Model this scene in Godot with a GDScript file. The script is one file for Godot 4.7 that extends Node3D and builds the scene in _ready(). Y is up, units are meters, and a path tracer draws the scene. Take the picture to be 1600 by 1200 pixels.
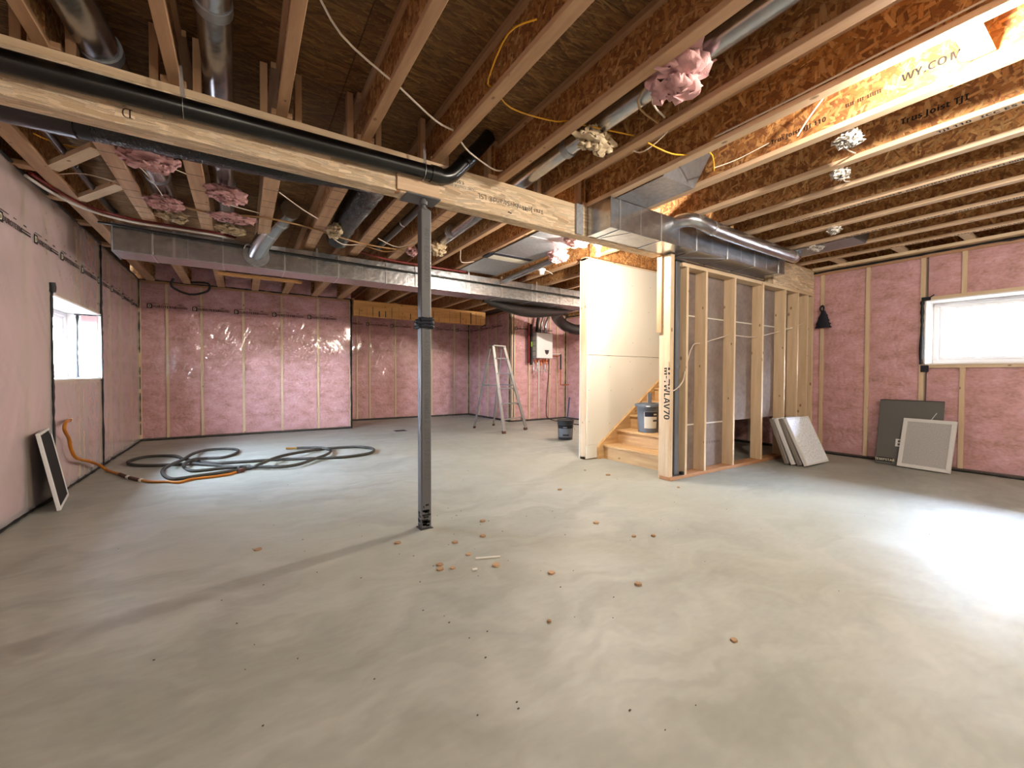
extends Node3D
# An unfinished basement. World axes: +X along the beam, -Z along the joists, y up, metres.

const HJ := 2.745          # underside of the floor joists
const HS := 3.06           # underside of the subfloor
var M := {}
var rng := RandomNumberGenerator.new()
var bulb_spots := [Vector3(2.95, 2.70, -0.54), Vector3(3.42, 2.525, -3.50), Vector3(6.3, 2.621, -5.6), Vector3(-0.2, 2.62, 1.5), Vector3(2.2, 2.62, 2.2), Vector3(3.6, 2.62, 1.06)]
var bulb_power := [3.6, 5.4, 7.0, 2.0, 1.1, 4.2]  # the bulb in the middle behind the camera is added fill

# ------------------------------------------------------------------ set-up
func _ready() -> void:
	rng.seed = 7
	# camera
	var cam := Camera3D.new(); cam.name = "camera"
	var yaw := 0.572636; var pit := -0.020169; var rol := 0.003145
	var f := Vector3(sin(yaw) * cos(pit), sin(pit), -cos(yaw) * cos(pit))
	var r0 := Vector3(cos(yaw), 0, sin(yaw)); var u0 := r0.cross(f)
	var r := r0 * cos(rol) + u0 * sin(rol); var u := r.cross(f)
	cam.transform = Transform3D(Basis(r, u, -f), Vector3(0, 1.14, 0))
	cam.fov = rad_to_deg(2.0 * atan(600.0 / 654.43)); cam.near = 0.05; cam.far = 200.0
	add_child(cam); cam.current = true
	# overcast sky, exposure
	var we := WorldEnvironment.new(); we.name = "environment"
	var e := Environment.new()
	e.background_mode = Environment.BG_SKY
	var sm := ProceduralSkyMaterial.new()
	sm.sky_top_color = Color(0.82, 0.90, 1.0); sm.sky_horizon_color = Color(0.90, 0.95, 1.0)
	sm.ground_horizon_color = Color(0.80, 0.82, 0.85); sm.ground_bottom_color = Color(0.55, 0.56, 0.58)
	sm.sky_energy_multiplier = 9.5; sm.ground_energy_multiplier = 3.5
	var sky := Sky.new(); sky.sky_material = sm; e.sky = sky
	e.tonemap_mode = Environment.TONE_MAPPER_LINEAR; e.tonemap_exposure = 1.1
	e.sdfgi_enabled = true; e.ssao_enabled = true; e.ssil_enabled = true
	we.environment = e; add_child(we)
	make_materials()
	make_floor()
	make_walls()
	make_windows()
	make_ceiling()
	make_stair_walls()
	make_stairs()
	make_beam_and_posts()
	make_ducts()
	make_lamps()
	make_pipes()
	make_cables()
	make_tufts()
	make_heater()
	make_ladder()
	make_hoses()
	make_filters()
	make_buckets()
	make_litter()

# ------------------------------------------------------------------ nodes
func obj(called: String, shape, mat: Material, parent: Node = null) -> MeshInstance3D:
	var o := MeshInstance3D.new(); o.name = called
	o.mesh = shape.commit() if shape is SurfaceTool else shape
	o.material_override = mat
	if parent == null: parent = self
	if parent.has_meta("origin_at"): o.position = -(parent.get_meta("origin_at") as Vector3)
	parent.add_child(o, true)
	return o

func sub(called: String, shape, mat: Material, parent: Node) -> MeshInstance3D:   # sub-part: shares its part's frame
	var o := MeshInstance3D.new(); o.name = called
	o.mesh = shape.commit() if shape is SurfaceTool else shape
	o.material_override = mat
	parent.add_child(o, true)
	return o

func tag(o: Node, label: String, category: String, group := "") -> Node:
	o.set_meta("label", label); o.set_meta("category", category)
	if group: o.set_meta("group", group)
	return o

# a thing whose parts are given in world coordinates; its node stands at "at"
func thing(called: String, label: String, category: String, at: Vector3, group := "") -> Node3D:
	var o := Node3D.new(); o.name = called; add_child(o, true)
	o.position = at; o.set_meta("origin_at", at)
	tag(o, label, category, group)
	return o

# a thing whose parts are given in its own axes
func thing_local(called: String, label: String, category: String, tr: Transform3D, group := "") -> Node3D:
	var o := Node3D.new(); o.name = called; add_child(o, true)
	o.transform = tr
	tag(o, label, category, group)
	return o

func setting(called: String, tr := Transform3D()) -> Node3D:
	var o := Node3D.new(); o.name = called; add_child(o, true); o.transform = tr
	o.set_meta("kind", "structure")
	return o

# ------------------------------------------------------------------ shapes
func mb() -> SurfaceTool:
	var s := SurfaceTool.new(); s.begin(Mesh.PRIMITIVE_TRIANGLES); return s

func tri(s: SurfaceTool, a: Vector3, b: Vector3, c: Vector3, n: Vector3, ua: Vector2, ub: Vector2, uc: Vector2) -> void:
	s.set_normal(n)
	if (b - a).cross(c - a).dot(n) > 0.0:
		s.set_uv(ua); s.add_vertex(a); s.set_uv(uc); s.add_vertex(c); s.set_uv(ub); s.add_vertex(b)
	else:
		s.set_uv(ua); s.add_vertex(a); s.set_uv(ub); s.add_vertex(b); s.set_uv(uc); s.add_vertex(c)

func quad(s: SurfaceTool, a: Vector3, b: Vector3, c: Vector3, d: Vector3, n: Vector3, ua: Vector2, ub: Vector2, uc: Vector2, ud: Vector2) -> void:
	tri(s, a, b, c, n, ua, ub, uc); tri(s, a, c, d, n, ua, uc, ud)

# a box with chamfered edges; u of its texture runs along its longest side, in metres
func box(s: SurfaceTool, c: Vector3, size: Vector3, ch := 0.0, tr := Transform3D()) -> SurfaceTool:
	var h := size * 0.5
	var l := 0
	if size.y > size[l]: l = 1
	if size.z > size[l]: l = 2
	var off := Vector2(rng.randf() * 5.0, rng.randf() * 3.0)
	var P := func(v: Vector3) -> Vector3: return tr * (c + v)
	var uvf := func(v: Vector3, ax: int) -> Vector2:
		if ax == l:
			return Vector2(v[(ax + 1) % 3], v[(ax + 2) % 3]) + off
		var o := 3 - ax - l
		return Vector2(v[l], v[o] + 0.11 * ax) + off
	for ax in 3:
		var a := (ax + 1) % 3; var b := (ax + 2) % 3
		for sg in [-1.0, 1.0]:
			var n := Vector3.ZERO; n[ax] = sg
			var q: Array[Vector3] = []
			for k in [[-1, -1], [1, -1], [1, 1], [-1, 1]]:
				var v := Vector3.ZERO; v[ax] = sg * h[ax]; v[a] = k[0] * (h[a] - ch); v[b] = k[1] * (h[b] - ch)
				q.append(v)
			quad(s, P.call(q[0]), P.call(q[1]), P.call(q[2]), P.call(q[3]), tr.basis * n, uvf.call(q[0], ax), uvf.call(q[1], ax), uvf.call(q[2], ax), uvf.call(q[3], ax))
	if ch > 0.0:
		for ax in 3:      # edges that run along ax
			var a := (ax + 1) % 3; var b := (ax + 2) % 3
			for sa in [-1.0, 1.0]:
				for sb in [-1.0, 1.0]:
					var n := Vector3.ZERO; n[a] = sa; n[b] = sb; n = n.normalized()
					var q: Array[Vector3] = []
					for k in [[-1, 0], [1, 0], [1, 1], [-1, 1]]:
						var v := Vector3.ZERO; v[ax] = k[0] * (h[ax] - ch)
						v[a] = sa * (h[a] - (ch if k[1] else 0.0)); v[b] = sb * (h[b] - (0.0 if k[1] else ch))
						q.append(v)
					quad(s, P.call(q[0]), P.call(q[1]), P.call(q[2]), P.call(q[3]), tr.basis * n, uvf.call(q[0], a), uvf.call(q[1], a), uvf.call(q[2], a), uvf.call(q[3], a))
		for sx in [-1.0, 1.0]:
			for sy in [-1.0, 1.0]:
				for sz in [-1.0, 1.0]:
					var g := Vector3(sx, sy, sz)
					var v0 := g * Vector3(h.x, h.y - ch, h.z - ch); var v1 := g * Vector3(h.x - ch, h.y, h.z - ch); var v2 := g * Vector3(h.x - ch, h.y - ch, h.z)
					tri(s, P.call(v0), P.call(v1), P.call(v2), tr.basis * g.normalized(), uvf.call(v0, 0), uvf.call(v1, 0), uvf.call(v2, 0))
	return s

func bb(x0: float, x1: float, y0: float, y1: float, z0: float, z1: float, ch := 0.0) -> SurfaceTool:
	return box(mb(), Vector3((x0 + x1) / 2, (y0 + y1) / 2, (z0 + z1) / 2), Vector3(absf(x1 - x0), absf(y1 - y0), absf(z1 - z0)), ch)

func addb(s: SurfaceTool, x0: float, x1: float, y0: float, y1: float, z0: float, z1: float, ch := 0.0) -> SurfaceTool:
	return box(s, Vector3((x0 + x1) / 2, (y0 + y1) / 2, (z0 + z1) / 2), Vector3(absf(x1 - x0), absf(y1 - y0), absf(z1 - z0)), ch)

# a bar with a rectangular section from a to b
func bar(s: SurfaceTool, a: Vector3, b: Vector3, w: float, d: float, up := Vector3.UP, ch := 0.0) -> SurfaceTool:
	var z := (b - a).normalized()
	if absf(z.dot(up)) > 0.99: up = Vector3.RIGHT
	var x := up.cross(z).normalized(); var y := z.cross(x)
	return box(s, Vector3.ZERO, Vector3(w, d, a.distance_to(b)), ch, Transform3D(Basis(x, y, z), (a + b) / 2))

func smooth_path(p: Array, n: int) -> Array:
	var out := []
	for i in p.size() - 1:
		var a: Vector3 = p[max(i - 1, 0)]; var b: Vector3 = p[i]; var c: Vector3 = p[i + 1]; var d: Vector3 = p[min(i + 2, p.size() - 1)]
		for k in n:
			out.append(b.cubic_interpolate(c, a, d, k / float(n)))
	out.append(p[-1])
	return out

func tube(s: SurfaceTool, path: Array, r: float, sides := 8, n := 4, rf = null) -> SurfaceTool:
	var p: Array = smooth_path(path, n) if n > 1 else path
	var t0: Vector3 = (p[1] - p[0]).normalized()
	var x := t0.cross(Vector3.UP if absf(t0.y) < 0.9 else Vector3.RIGHT).normalized()
	var rings := []; var along := 0.0
	for i in p.size():
		var t: Vector3 = (p[min(i + 1, p.size() - 1)] - p[max(i - 1, 0)]).normalized()
		x = (x - t * x.dot(t)).normalized()
		var y := t.cross(x)
		if i > 0: along += (p[i] as Vector3).distance_to(p[i - 1])
		var ring := []
		for k in sides + 1:
			var a := TAU * k / sides
			var d := x * cos(a) + y * sin(a)
			var rr: float = r * (rf.call(along, a) if rf != null else 1.0)
			ring.append([p[i] + d * rr, d, Vector2(along, k / float(sides) * TAU * r)])
		rings.append(ring)
	for i in p.size() - 1:
		for k in sides:
			var a = rings[i][k]; var b = rings[i][k + 1]; var c = rings[i + 1][k + 1]; var d = rings[i + 1][k]
			quadn(s, a, b, c, d)
	for e in [0, p.size() - 1]:
		var nn: Vector3 = (p[0] - p[1]).normalized() if e == 0 else (p[-1] - p[-2]).normalized()
		for k in sides:
			tri(s, p[e], rings[e][k][0], rings[e][k + 1][0], nn, Vector2.ZERO, rings[e][k][2], rings[e][k + 1][2])
	return s

func vn(s: SurfaceTool, v) -> void:
	s.set_normal(v[1]); s.set_uv(v[2]); s.add_vertex(v[0])

func quadn(s: SurfaceTool, a, b, c, d) -> void:     # corners carry [point, normal, uv]
	var g: Vector3 = (b[0] - a[0]).cross(c[0] - a[0]) + (c[0] - a[0]).cross(d[0] - a[0])
	if g.dot(a[1] + b[1] + c[1] + d[1]) > 0.0:
		for v in [a, c, b, a, d, c]: vn(s, v)
	else:
		for v in [a, b, c, a, c, d]: vn(s, v)

# profile: Array of Vector2(radius, height), turned round the y axis
func lathe(s: SurfaceTool, prof: Array, seg := 24, tr := Transform3D(), sharp := true) -> SurfaceTool:
	var h := 0.0
	for i in prof.size() - 1:
		var a: Vector2 = prof[i]; var b: Vector2 = prof[i + 1]
		var d := (b - a)
		if d.length() < 1e-6: continue
		var nn := Vector2(d.y, -d.x).normalized()
		for k in seg:
			var q := []
			for w in [[a, k, h], [b, k, h + d.length()], [b, k + 1, h + d.length()], [a, k + 1, h]]:
				var an: float = TAU * w[1] / seg
				var dir := Vector3(cos(an), 0, sin(an))
				var pt: Vector2 = w[0]
				q.append([tr * (dir * pt.x + Vector3.UP * pt.y), (tr.basis * (dir * nn.x + Vector3.UP * nn.y)).normalized(), Vector2(w[1] / float(seg), w[2])])
			quadn(s, q[0], q[1], q[2], q[3])
		h += d.length()
	return s

# a sheet over a grid; fn(i/nu, j/nv) gives the point
func sheet(nu: int, nv: int, fn: Callable, uvs := Vector2.ONE, flip := false) -> SurfaceTool:
	var s := mb(); var pts := []
	for j in nv + 1:
		var row := []
		for i in nu + 1: row.append(fn.call(i / float(nu), j / float(nv)))
		pts.append(row)
	var nrm := []
	for j in nv + 1:
		var row := []
		for i in nu + 1:
			var du: Vector3 = pts[j][min(i + 1, nu)] - pts[j][max(i - 1, 0)]
			var dv: Vector3 = pts[min(j + 1, nv)][i] - pts[max(j - 1, 0)][i]
			var n := du.cross(dv).normalized()
			row.append(-n if flip else n)
		nrm.append(row)
	for j in nv:
		for i in nu:
			var q := []
			for k in [[i, j], [i + 1, j], [i + 1, j + 1], [i, j + 1]]:
				q.append([pts[k[1]][k[0]], nrm[k[1]][k[0]], Vector2(k[0] / float(nu), k[1] / float(nv)) * uvs])
			quadn(s, q[0], q[1], q[2], q[3])
	return s

var fonts := {}
func text(called: String, words: String, height: float, mat: Material, parent: Node, tr: Transform3D, font := "Droid Sans", bold := true) -> MeshInstance3D:
	var key := font + str(bold)
	if not fonts.has(key):
		var sf := SystemFont.new(); sf.font_names = PackedStringArray([font]); sf.font_weight = 700 if bold else 400
		fonts[key] = sf
	var tm := TextMesh.new(); tm.text = words; tm.font = fonts[key]; tm.font_size = 24; tm.pixel_size = height / 17.5; tm.depth = 0.0006; tm.curve_step = 2.0
	var o := MeshInstance3D.new(); o.name = called; o.mesh = tm; o.material_override = mat
	if parent.has_meta("origin_at"): tr.origin -= parent.get_meta("origin_at")
	o.transform = tr
	parent.add_child(o, true)
	return o

# ------------------------------------------------------------------ materials
func noise(sd: int, freq: float, oct := 3, kind := FastNoiseLite.TYPE_SIMPLEX_SMOOTH) -> FastNoiseLite:
	var n := FastNoiseLite.new(); n.seed = sd; n.frequency = freq; n.noise_type = kind
	n.fractal_type = FastNoiseLite.FRACTAL_FBM if oct > 1 else FastNoiseLite.FRACTAL_NONE; n.fractal_octaves = oct
	return n

func as_tex(px: PackedByteArray, w: int, h: int) -> ImageTexture:
	return ImageTexture.create_from_image(Image.create_from_data(w, h, false, Image.FORMAT_RGB8, px))

func put(px: PackedByteArray, i: int, c: Color) -> void:
	px[i] = clampi(int(c.r * 255.0), 0, 255); px[i + 1] = clampi(int(c.g * 255.0), 0, 255); px[i + 2] = clampi(int(c.b * 255.0), 0, 255)

func wood_tex(sd: int, base: Color, dark: Color, knots: int) -> ImageTexture:
	var w := 1024; var h := 128
	var px := PackedByteArray(); px.resize(w * h * 3)
	var g1 := noise(sd, 0.012, 3); var g2 := noise(sd + 1, 0.05, 2)
	var kr := RandomNumberGenerator.new(); kr.seed = sd
	var kn := []
	for i in knots: kn.append(Vector3(kr.randf() * w, kr.randf() * h, 3.0 + kr.randf() * 4.0))
	for y in h:
		for x in w:
			var wx := x * 0.22; var wy := y * 2.2
			var k := 0.0
			for q in kn:
				var dx: float = (x - q.x) * 0.6; var dy: float = y - q.y
				var d = sqrt(dx * dx + dy * dy) / q.z
				if d < 4.0:
					wy += 9.0 * exp(-d * d * 0.3) * signf(dy + 0.01)
					if d < 1.0: k = maxf(k, 1.0 - d * 0.5)
			var e := 1.0 if x < w - 64 else (w - x) / 64.0
			var v := 0.42 + 0.55 * g1.get_noise_2d(wx, wy)
			if e < 1.0: v = v * e + (0.42 + 0.55 * g1.get_noise_2d(wx - w * 0.22, wy)) * (1.0 - e)
			v += 0.16 * g2.get_noise_2d(x * 0.5, y * 6.0)
			var c := base.lerp(dark, clampf(v, 0.0, 1.0) * 0.75)
			if k > 0.0: c = c.lerp(Color(0.36, 0.24, 0.15), k * 0.7)
			put(px, (y * w + x) * 3, c)
	return as_tex(px, w, h)

# strands of wood pressed into a board
func strand_tex(sd: int, n: int, ln: float, wd: float, spread: float, pal: Array, ground: Color) -> ImageTexture:
	var w := 512
	var px := PackedByteArray(); px.resize(w * w * 3)
	for i in w * w: put(px, i * 3, ground)
	var r := RandomNumberGenerator.new(); r.seed = sd
	for q in n:
		var cx := r.randf() * w; var cy := r.randf() * w
		var an := (r.randf() - 0.5) * spread
		var l := ln * (0.4 + r.randf()); var b := wd * (0.4 + r.randf())
		var c: Color = pal[r.randi() % pal.size()]
		var br := 0.86 + 0.22 * r.randf(); var skew := (r.randf() - 0.5) * 0.6
		var ca := cos(an); var sa := sin(an)
		var j := -b * 0.5
		while j < b * 0.5:
			var edge := 0.80 if j > b * 0.5 - 1.4 else 1.0
			var sk := 1.0 + 0.05 * sin(j * 2.7 + q)
			var kk := br * edge * sk
			var c2 := Color(c.r * kk, c.g * kk, c.b * kk)
			var i := -l * 0.5 + j * skew + 4.0 * sin(j * 1.9 + q)
			while i < l * 0.5:
				var x := posmod(int(cx + i * ca - j * sa), w); var y := posmod(int(cy + i * sa + j * ca), w)
				put(px, (y * w + x) * 3, c2)
				i += 0.75
			j += 0.75
	return as_tex(px, w, w)

func blotch_tex(w: int, sd: int, cols: Array, f1: float, f2: float, sx := 1.0, sy := 1.0, gain := 0.7, fine := 0.2) -> ImageTexture:
	var px := PackedByteArray(); px.resize(w * w * 3)
	var a := noise(sd, f1, 4); var b := noise(sd + 1, f2, 3)
	var e := w / 6
	for y in w:
		for x in w:
			var v := a.get_noise_2d(x * sx, y * sy) * gain + b.get_noise_2d(x * sx, y * sy) * fine
			if x > w - e or y > w - e:
				var fx := clampf((x - (w - e)) / float(e), 0, 1); var fy := clampf((y - (w - e)) / float(e), 0, 1)
				var x2 := x - w; var y2 := y - w
				var vx := a.get_noise_2d(x2 * sx, y * sy) * gain + b.get_noise_2d(x2 * sx, y * sy) * fine
				var vy := a.get_noise_2d(x * sx, y2 * sy) * gain + b.get_noise_2d(x * sx, y2 * sy) * fine
				var vxy := a.get_noise_2d(x2 * sx, y2 * sy) * gain + b.get_noise_2d(x2 * sx, y2 * sy) * fine
				v = lerpf(lerpf(v, vx, fx), lerpf(vy, vxy, fx), fy)
			v = clampf(v * 0.5 + 0.5, 0.0, 0.999) * (cols.size() - 1)
			var i := int(v)
			put(px, (y * w + x) * 3, (cols[i] as Color).lerp(cols[i + 1], v - i))
	return as_tex(px, w, w)

func floor_tex() -> ImageTexture:
	var w := 1280; var hh := 1920
	var px := PackedByteArray(); px.resize(w * hh * 3)
	var a := noise(31, 0.0064, 4); var b := noise(32, 0.024, 5); var c := noise(33, 0.0016, 2); var d := noise(34, 0.12, 3)
	var lo := Color(0.535, 0.54, 0.505); var hi := Color(0.655, 0.66, 0.63); var warm := Color(0.62, 0.615, 0.555)
	for y in hh:
		for x in w:
			var wx := x + 42.0 * b.get_noise_2d(x * 0.35 + 300, y * 0.35); var wy := y + 42.0 * b.get_noise_2d(x * 0.35, y * 0.35 + 700)
			var v := 0.56 + 0.42 * a.get_noise_2d(wx * 0.75, wy * 1.5) + 0.42 * b.get_noise_2d(wx * 0.4 + wy * 0.15, wy * 1.5) + 0.13 * d.get_noise_2d(x * 0.5, y * 1.6)
			var col := lo.lerp(hi, clampf(v, 0, 1))
			col = col.lerp(warm, clampf(0.15 + 0.9 * c.get_noise_2d(x * 1.7, y * 1.7), 0, 0.55))
			put(px, (y * w + x) * 3, col)
	return as_tex(px, w, hh)

func mat(called: String, col: Color, rough := 0.8, metal := 0.0) -> StandardMaterial3D:
	var m := StandardMaterial3D.new(); m.resource_name = called; m.albedo_color = col; m.roughness = rough; m.metallic = metal
	M[called] = m
	return m

func textured(called: String, tex: Texture2D, col: Color, rough: float, su: float, sv: float, tri := false) -> StandardMaterial3D:
	var m := mat(called, col, rough); m.albedo_texture = tex
	m.uv1_scale = Vector3(1.0 / su, 1.0 / sv, 1.0 / su); m.uv1_triplanar = tri
	return m

func bumpy(m: StandardMaterial3D, freq: float, strength: float, sd := 5, size := 256) -> void:
	var nt := NoiseTexture2D.new(); nt.width = size; nt.height = size; nt.seamless = true; nt.as_normal_map = true; nt.bump_strength = 6.0
	nt.noise = noise(sd, freq, 3)
	m.normal_enabled = true; m.normal_texture = nt; m.normal_scale = strength

func make_materials() -> void:
	var pine := wood_tex(11, Color(0.84, 0.75, 0.625), Color(0.71, 0.60, 0.47), 6)
	textured("stud", pine, Color(1, 1, 1), 0.75, 2.4, 0.3)
	textured("plate_dark", pine, Color(0.32, 0.27, 0.25), 0.8, 2.4, 0.3)
	textured("plate", pine, Color(0.82, 0.68, 0.58), 0.75, 2.4, 0.3)
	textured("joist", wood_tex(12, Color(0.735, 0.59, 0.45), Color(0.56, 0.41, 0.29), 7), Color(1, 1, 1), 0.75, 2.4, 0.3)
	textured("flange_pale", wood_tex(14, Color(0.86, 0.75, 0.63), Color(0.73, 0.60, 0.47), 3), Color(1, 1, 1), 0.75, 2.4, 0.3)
	textured("stair", wood_tex(13, Color(0.79, 0.65, 0.46), Color(0.60, 0.45, 0.29), 8), Color(1, 1, 1), 0.7, 2.4, 0.3)
	textured("timber", wood_tex(15, Color(0.83, 0.63, 0.38), Color(0.66, 0.46, 0.24), 6), Color(1, 1, 1), 0.7, 2.4, 0.3)
	var osbp := [Color(0.72, 0.53, 0.32), Color(0.66, 0.46, 0.26), Color(0.60, 0.40, 0.21), Color(0.76, 0.59, 0.38), Color(0.52, 0.33, 0.17), Color(0.69, 0.48, 0.27)]
	textured("web", strand_tex(21, 1500, 44, 13, 6.0, osbp, Color(0.5, 0.32, 0.17)), Color(1, 1, 1), 0.8, 0.75, 0.75)
	textured("subfloor", strand_tex(22, 1500, 70, 8, 0.9, [Color(0.56, 0.40, 0.22), Color(0.50, 0.34, 0.18), Color(0.60, 0.44, 0.25), Color(0.42, 0.28, 0.14), Color(0.53, 0.37, 0.2)], Color(0.46, 0.31, 0.16)), Color(0.92, 0.92, 0.92), 0.8, 0.9, 0.9)
	textured("lsl", strand_tex(23, 1300, 80, 16, 0.7, [Color(0.83, 0.74, 0.62), Color(0.81, 0.71, 0.58), Color(0.85, 0.77, 0.66), Color(0.82, 0.72, 0.60), Color(0.83, 0.74, 0.62), Color(0.77, 0.66, 0.53)], Color(0.81, 0.71, 0.59)), Color(1, 1, 1), 0.7, 1.1, 0.6)
	var fl := textured("concrete", floor_tex(), Color(1, 1, 1), 0.48, 1.0, 1.0)
	fl.metallic_specular = 0.4
	bumpy(fl, 0.05, 0.10, 8); fl.uv1_scale = Vector3.ONE
	textured("foundation", null, Color(0.55, 0.54, 0.52), 0.9, 1, 1)
	var pk := textured("fibreglass", blotch_tex(512, 41, [Color(0.58, 0.42, 0.40), Color(0.70, 0.52, 0.50), Color(0.77, 0.58, 0.59), Color(0.81, 0.63, 0.665), Color(0.86, 0.73, 0.745)], 0.009, 0.06, 0.8, 1.5, 0.95, 0.6), Color(1, 1, 1), 0.95, 1.4, 1.4, true)
	bumpy(pk, 0.06, 0.5, 9)
	var pk2 := mat("fluff_pink", Color(0.80, 0.62, 0.62), 1.0); bumpy(pk2, 0.1, 0.6, 10); pk2.uv1_scale = Vector3(8, 8, 8)
	var yl := mat("fluff_yellow", Color(0.77, 0.69, 0.57), 1.0); bumpy(yl, 0.1, 0.6, 10); yl.uv1_scale = Vector3(8, 8, 8)
	mat("fluff_white", Color(0.86, 0.83, 0.80), 1.0)
	for q in [["poly_milky", 0.36, 0.23], ["poly", 0.06, 0.055], ["poly_clear", 0.05, 0.22]]:
		var po := mat(q[0], Color(0.93, 0.92, 0.93, q[1]), q[2]); po.transparency = BaseMaterial3D.TRANSPARENCY_ALPHA
		po.cull_mode = BaseMaterial3D.CULL_DISABLED
	mat("sealant", Color(0.035, 0.037, 0.042), 0.6)
	mat("ink", Color(0.06, 0.055, 0.06), 0.8)
	mat("ink_red", Color(0.25, 0.08, 0.09), 0.8)
	mat("ink_grey", Color(0.30, 0.31, 0.33), 0.8)
	mat("ink_brown", Color(0.20, 0.13, 0.09), 0.8)
	var gv := textured("galvanised", blotch_tex(256, 51, [Color(0.62, 0.63, 0.65), Color(0.72, 0.73, 0.75), Color(0.80, 0.81, 0.83)], 0.03, 0.12), Color(1, 1, 1), 0.27, 0.7, 0.7, true)
	gv.metallic = 1.0; bumpy(gv, 0.012, 0.20, 12, 512); gv.metallic = 0.95
	var g2 := textured("galvanised_dull", blotch_tex(256, 52, [Color(0.52, 0.53, 0.55), Color(0.62, 0.63, 0.65), Color(0.70, 0.71, 0.73)], 0.04, 0.14), Color(1, 1, 1), 0.46, 0.6, 0.6, true)
	g2.metallic = 0.8
	mat("seam", Color(0.86, 0.87, 0.88), 0.25, 0.9)
	mat("abs", Color(0.018, 0.018, 0.02), 0.28)
	var bw := mat("wrap", Color(0.03, 0.03, 0.034), 0.24); bumpy(bw, 0.05, 1.0, 14, 256); bw.uv1_scale = Vector3(3, 3, 3)
	mat("wrap_grey", Color(0.16, 0.13, 0.14), 0.3)
	mat("post_grey", Color(0.335, 0.335, 0.34), 0.55)
	mat("post_dark", Color(0.20, 0.20, 0.21), 0.6)
	mat("tape", Color(0.02, 0.035, 0.11), 0.7)
	mat("drywall", Color(0.84, 0.825, 0.785), 0.9)
	mat("mud", Color(0.62, 0.58, 0.52), 0.9)
	var _k := textured("kraft", blotch_tex(256, 61, [Color(0.40, 0.345, 0.315), Color(0.50, 0.445, 0.415), Color(0.57, 0.52, 0.49), Color(0.64, 0.60, 0.57)], 0.01, 0.06, 1.0, 1.0, 0.7, 0.35), Color(0.90, 0.88, 0.87), 0.95, 1.2, 1.2, true)
	mat("vinyl", Color(0.92, 0.92, 0.93), 0.35)
	mat("jamb", Color(0.90, 0.88, 0.86), 0.6)
	var gl := mat("glass", Color(1, 1, 1, 0.03), 0.02); gl.transparency = BaseMaterial3D.TRANSPARENCY_ALPHA
	mat("aluminium", Color(0.55, 0.55, 0.54), 0.48, 0.7)
	mat("rubber_foot", Color(0.30, 0.18, 0.14), 0.8)
	mat("heater_white", Color(0.84, 0.85, 0.86), 0.35)
	mat("heater_side", Color(0.62, 0.63, 0.65), 0.4)
	mat("dark_grey", Color(0.16, 0.16, 0.17), 0.5)
	mat("copper", Color(0.72, 0.40, 0.24), 0.35, 0.9)
	mat("pex_red", Color(0.42, 0.05, 0.06), 0.4)
	mat("pex_white", Color(0.80, 0.78, 0.76), 0.4)
	mat("cable_white", Color(0.82, 0.76, 0.70), 0.5)
	mat("cable_yellow", Color(0.85, 0.62, 0.08), 0.45)
	mat("cable_tan", Color(0.62, 0.47, 0.30), 0.6)
	mat("cable_brown", Color(0.22, 0.10, 0.07), 0.5)
	textured("hose_black", blotch_tex(128, 71, [Color(0.10, 0.095, 0.085), Color(0.20, 0.19, 0.165), Color(0.34, 0.32, 0.28)], 0.03, 0.12), Color(1, 1, 1), 0.7, 0.5, 0.1)
	mat("hose_yellow", Color(0.66, 0.40, 0.04), 0.5)
	mat("brass", Color(0.65, 0.48, 0.22), 0.35, 0.9)
	mat("white_plastic", Color(0.86, 0.85, 0.82), 0.4)
	mat("porcelain", Color(0.88, 0.88, 0.88), 0.25)
	mat("bucket_dark", Color(0.12, 0.125, 0.14), 0.45)
	mat("bucket_grey", Color(0.36, 0.39, 0.43), 0.45)
	mat("paper", Color(0.82, 0.80, 0.74), 0.8)
	mat("paper_grey", Color(0.42, 0.43, 0.45), 0.8)
	mat("navy", Color(0.05, 0.06, 0.14), 0.6)
	mat("filter_black", Color(0.055, 0.045, 0.048), 0.9)
	mat("filter_frame", Color(0.82, 0.82, 0.82), 0.6)
	textured("filter_foil", blotch_tex(256, 81, [Color(0.50, 0.53, 0.57), Color(0.80, 0.83, 0.86), Color(0.93, 0.94, 0.95), Color(0.95, 0.96, 0.97)], 0.05, 0.25, 1.0, 1.0, 0.7, 0.9), Color(1, 1, 1), 0.5, 0.45, 0.45, true)
	textured("filter_media", blotch_tex(256, 82, [Color(0.54, 0.54, 0.54), Color(0.66, 0.66, 0.66), Color(0.78, 0.78, 0.78)], 0.09, 0.3), Color(1, 1, 1), 0.8, 0.35, 0.35, true)
	mat("filter_card", Color(0.47, 0.44, 0.41), 0.85)
	mat("panel_grey", Color(0.335, 0.335, 0.325), 0.55)
	mat("chip", Color(0.60, 0.48, 0.36), 0.85)
	mat("chip_pale", Color(0.68, 0.55, 0.42), 0.85)
	mat("stain", Color(0.30, 0.26, 0.24), 0.9)
	var bl := mat("bulb", Color(1, 0.95, 0.85), 0.4); bl.emission_enabled = true; bl.emission = Color(1.0, 0.88, 0.70); bl.emission_energy_multiplier = 25.0

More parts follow.
